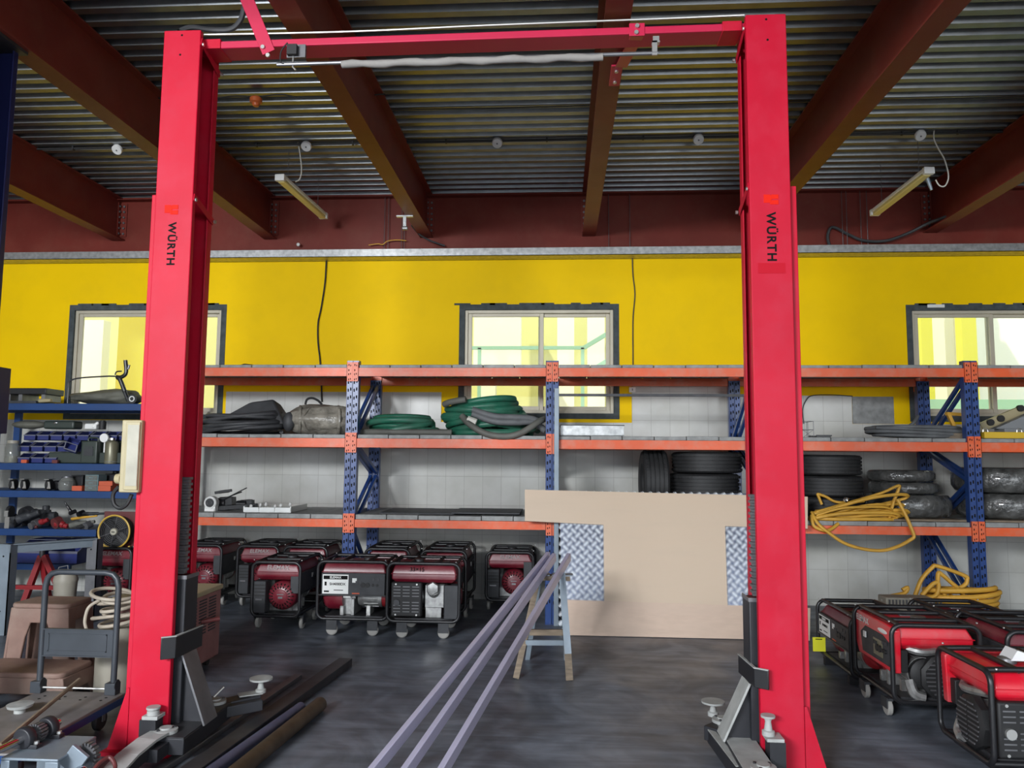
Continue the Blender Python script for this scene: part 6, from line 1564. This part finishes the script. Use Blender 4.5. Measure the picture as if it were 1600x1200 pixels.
# aluminium tread plate behind the plywood, real raised bars
tp = thing('tread_plate', 'shiny aluminium tread plate showing through the plywood cut-outs', 'metal sheet', (.95, 7.05, 0))
outl = [px(874, 770), px(1168, 770), px(1168, 988), px(880, 982)]
outl[2] = (outl[2][0], .006); outl[3] = (outl[3][0], .006)
b = sheet(outl, .026, .004); b.build('sheet', 'tread_base', tp, world=True, smooth=0)
b = MB(); n = V((0, -1.25, .34)).normalized(); upv = V((0, .34, 1.25)).normalized()
cell = .074
xs0, xs1 = outl[0][0] + .02, outl[1][0] - .02
zwin = [(px(878, 0)[0] - .05, px(950, 0)[0] + .04), (px(1125, 0)[0], px(1170, 0)[0])]
i = 0; zc = .03
row = 0
while zc < 1.24:
    x = xs0 + (cell * .5 if row % 2 else 0); col_i = 0
    while x < xs1:
        vis = (.24 < zc < 1.0 and any(a < x < c for a, c in ((outl[0][0], .53), (1.40, 1.7)))) or (x < .12) or zc > 1.2
        if vis:
            sgn = 1 if row % 2 else -1
            d1 = (V((1, 0, 0)) + upv * sgn).normalized(); d2 = (V((1, 0, 0)) - upv * sgn).normalized()
            o = V((x, leanY(zc), zc)) - n * .026
            for k in range(5):
                c_ = o + d2 * ((k - 2) * .0115)
                hl = .027 if k in (1, 2, 3) else .020
                b.add([c_ - d1 * hl, c_ + d2 * .0052, c_ + d1 * hl, c_ - d2 * .0052, c_ + n * .005], [(0, 1, 4), (1, 2, 4), (2, 3, 4), (3, 0, 4)])
        x += cell; col_i += 1
    zc += cell * .5; row += 1
b.build('tread_pattern', 'tread', tp, world=True, smooth=0)

# aluminium framed glass panel leaning upright against the rack
g0, g1 = at(869, 605, 7.17), at(1153, 617, 7.17)
gp = thing('door_frame_unit', 'tall grey aluminium door frame standing before the rack behind the plywood', 'door frame', ((g0.x + g1.x) / 2, 7.2, 0))
xa, xb, zt_ = g0.x - .018, g1.x + .14, at(869, 606, 7.2).z; zr = at(1000, 617, 7.2).z
b = MB(); b.bb((xa, 7.225, .0), (xa + .045, 7.26, zt_)); b.bb((xb - .045, 7.225, 0), (xb, 7.26, zr + .012)); b.bb((xa + .045, 7.225, .0), (xb - .045, 7.26, .05)); fr_ = b.build('frame', 'bluegrey', gp, world=True, bevel=.003)
b = MB(); b.bb((xa + .045, 7.23, zr - .012), (xb - .045, 7.255, zr + .012)); b.build('top_rail', 'steel_dark', gp, world=True)

# trestle
ts = thing('trestle', 'old metal and timber trestle carrying the far ends of the steel bars', 'trestle', (-.12, 5.65, 0))
A, B_ = atz(806, 1060), atz(890, 1063)
tA, tB = at(842, 893, 5.74), at(878, 898, 5.74)
b = MB(); b.bar((A.x, A.y, 0), (tA.x, 5.74, .69), .042, .03, (0, 1, 0)); b.build('leg', 'wood', ts, world=True)
b = MB(); b.bar((B_.x, B_.y, 0), (B_.x - .015, B_.y + .05, .22), .05, .03, (0, 1, 0)); b.build('leg_foot', 'wood', ts, world=True)
b = MB(); b.bar((B_.x - .01, B_.y + .03, .17), (tB.x, 5.74, .70), .048, .034, (0, 1, 0)); b.build('leg', 'bluegrey', ts, world=True)
b = MB(); b.bar((A.x + .06, 6.05, 0), (tA.x + .01, 5.80, .69), .035, .03, (0, 1, 0)); b.build('leg', 'bluegrey', ts, world=True)
b = MB(); b.bar((B_.x - .02, 6.07, 0), (tB.x, 5.80, .70), .035, .03, (0, 1, 0)); b.build('leg', 'bluegrey', ts, world=True)
b = MB(); b.bb((tA.x - .05, 5.72, .645), (tB.x + .06, 5.82, .68)); b.build('top_rail', 'wood', ts, world=True, bevel=.003)
b = MB(); b.bb((tA.x - .06, 5.71, .68), (tA.x + .08, 5.83, .687)); b.bb((tB.x - .07, 5.71, .68), (tB.x + .08, 5.83, .687)); b.build('cap_plate', 'bluegrey', ts, world=True)
r0, r1 = at(834, 988, 5.62), at(882, 988, 5.62); b = MB(); b.bar((r0.x - .03, 5.62, r0.z), (r1.x, 5.62, r1.z), .03, .04); b.build('rung', 'wood', ts, world=True)
r0, r1 = at(830, 1004, 5.60), at(884, 1004, 5.60); b = MB(); b.bar((r0.x - .04, 5.6, r0.z), (r1.x, 5.6, r1.z), .025, .035); b.build('rung', 'bluegrey', ts, world=True)

# three box section bars resting on the trestle and the floor
for (x1, y1, x0, y0, l) in ((857, 868, 543, 1255, 'leftmost of the three long steel bars propped on the trestle'), (866, 870, 600, 1255, 'middle one of the three long steel bars propped on the trestle'), (889, 870, 662, 1255, 'rightmost of the three long steel bars propped on the trestle')):
    p0 = atz(x0, y0, .05); p1 = at(x1, y1, 5.93)
    # lift so the underside clears the trestle cap
    b = MB(); b.bar(p0, p1, .030, .060); t = thing('steel_bar', l, 'steel bar', p0, 0, 'long box section bars on the trestle')
    b.build('box_section', 'purlin', t, world=True, bevel=.003)
    d = (p1 - p0).normalized(); k = MB(); k.bar(p1 - d * .002, p1 + d * .001, .024, .054); k.build('open_end', 'ink', t, world=True)

# steel lying on the floor at left
def floor_bar(label, a, c, w, h, m, tube=False, z0=0.0, nm='flat_bar'):
    A, C_ = atz(*a), atz(*c)
    d = (A - C_).normalized(); C_ = C_ - d * .5
    b = MB()
    if tube: b.cyl((A.x, A.y, w + z0), (C_.x, C_.y, w + z0), w, n=18)
    else: b.bar((A.x, A.y, h / 2 + z0), (C_.x, C_.y, h / 2 + z0), w, h)
    return tag(b.build(nm, m, loc=(A.x, A.y, z0), bevel=0 if tube else .003), label, 'pipe' if tube else 'steel bar', 'loose steel lying on the floor')
floor_bar('light grey flat bar nearest the lift arm on the floor', (466, 1060), (262, 1200), .055, .03, 'steel_mid')
floor_bar('wide dark channel bar, longest of the steel on the floor', (540, 1040), (322, 1200), .10, .055, 'steel_dark', nm='channel_bar')
floor_bar('thin dark flat bar between the light bar and the wide channel', (452, 1090), (292, 1200), .03, .02, 'steel_mid')
floor_bar('blue painted round pipe beside the brown pipe on the floor', (470, 1114), (353, 1200), .032, 0, 'pipe_blue', True, nm='pipe')
floor_bar('brown rusty round pipe, rightmost of the steel on the floor', (500, 1111), (394, 1200), .042, 0, 'pipe_rust', True, nm='pipe')
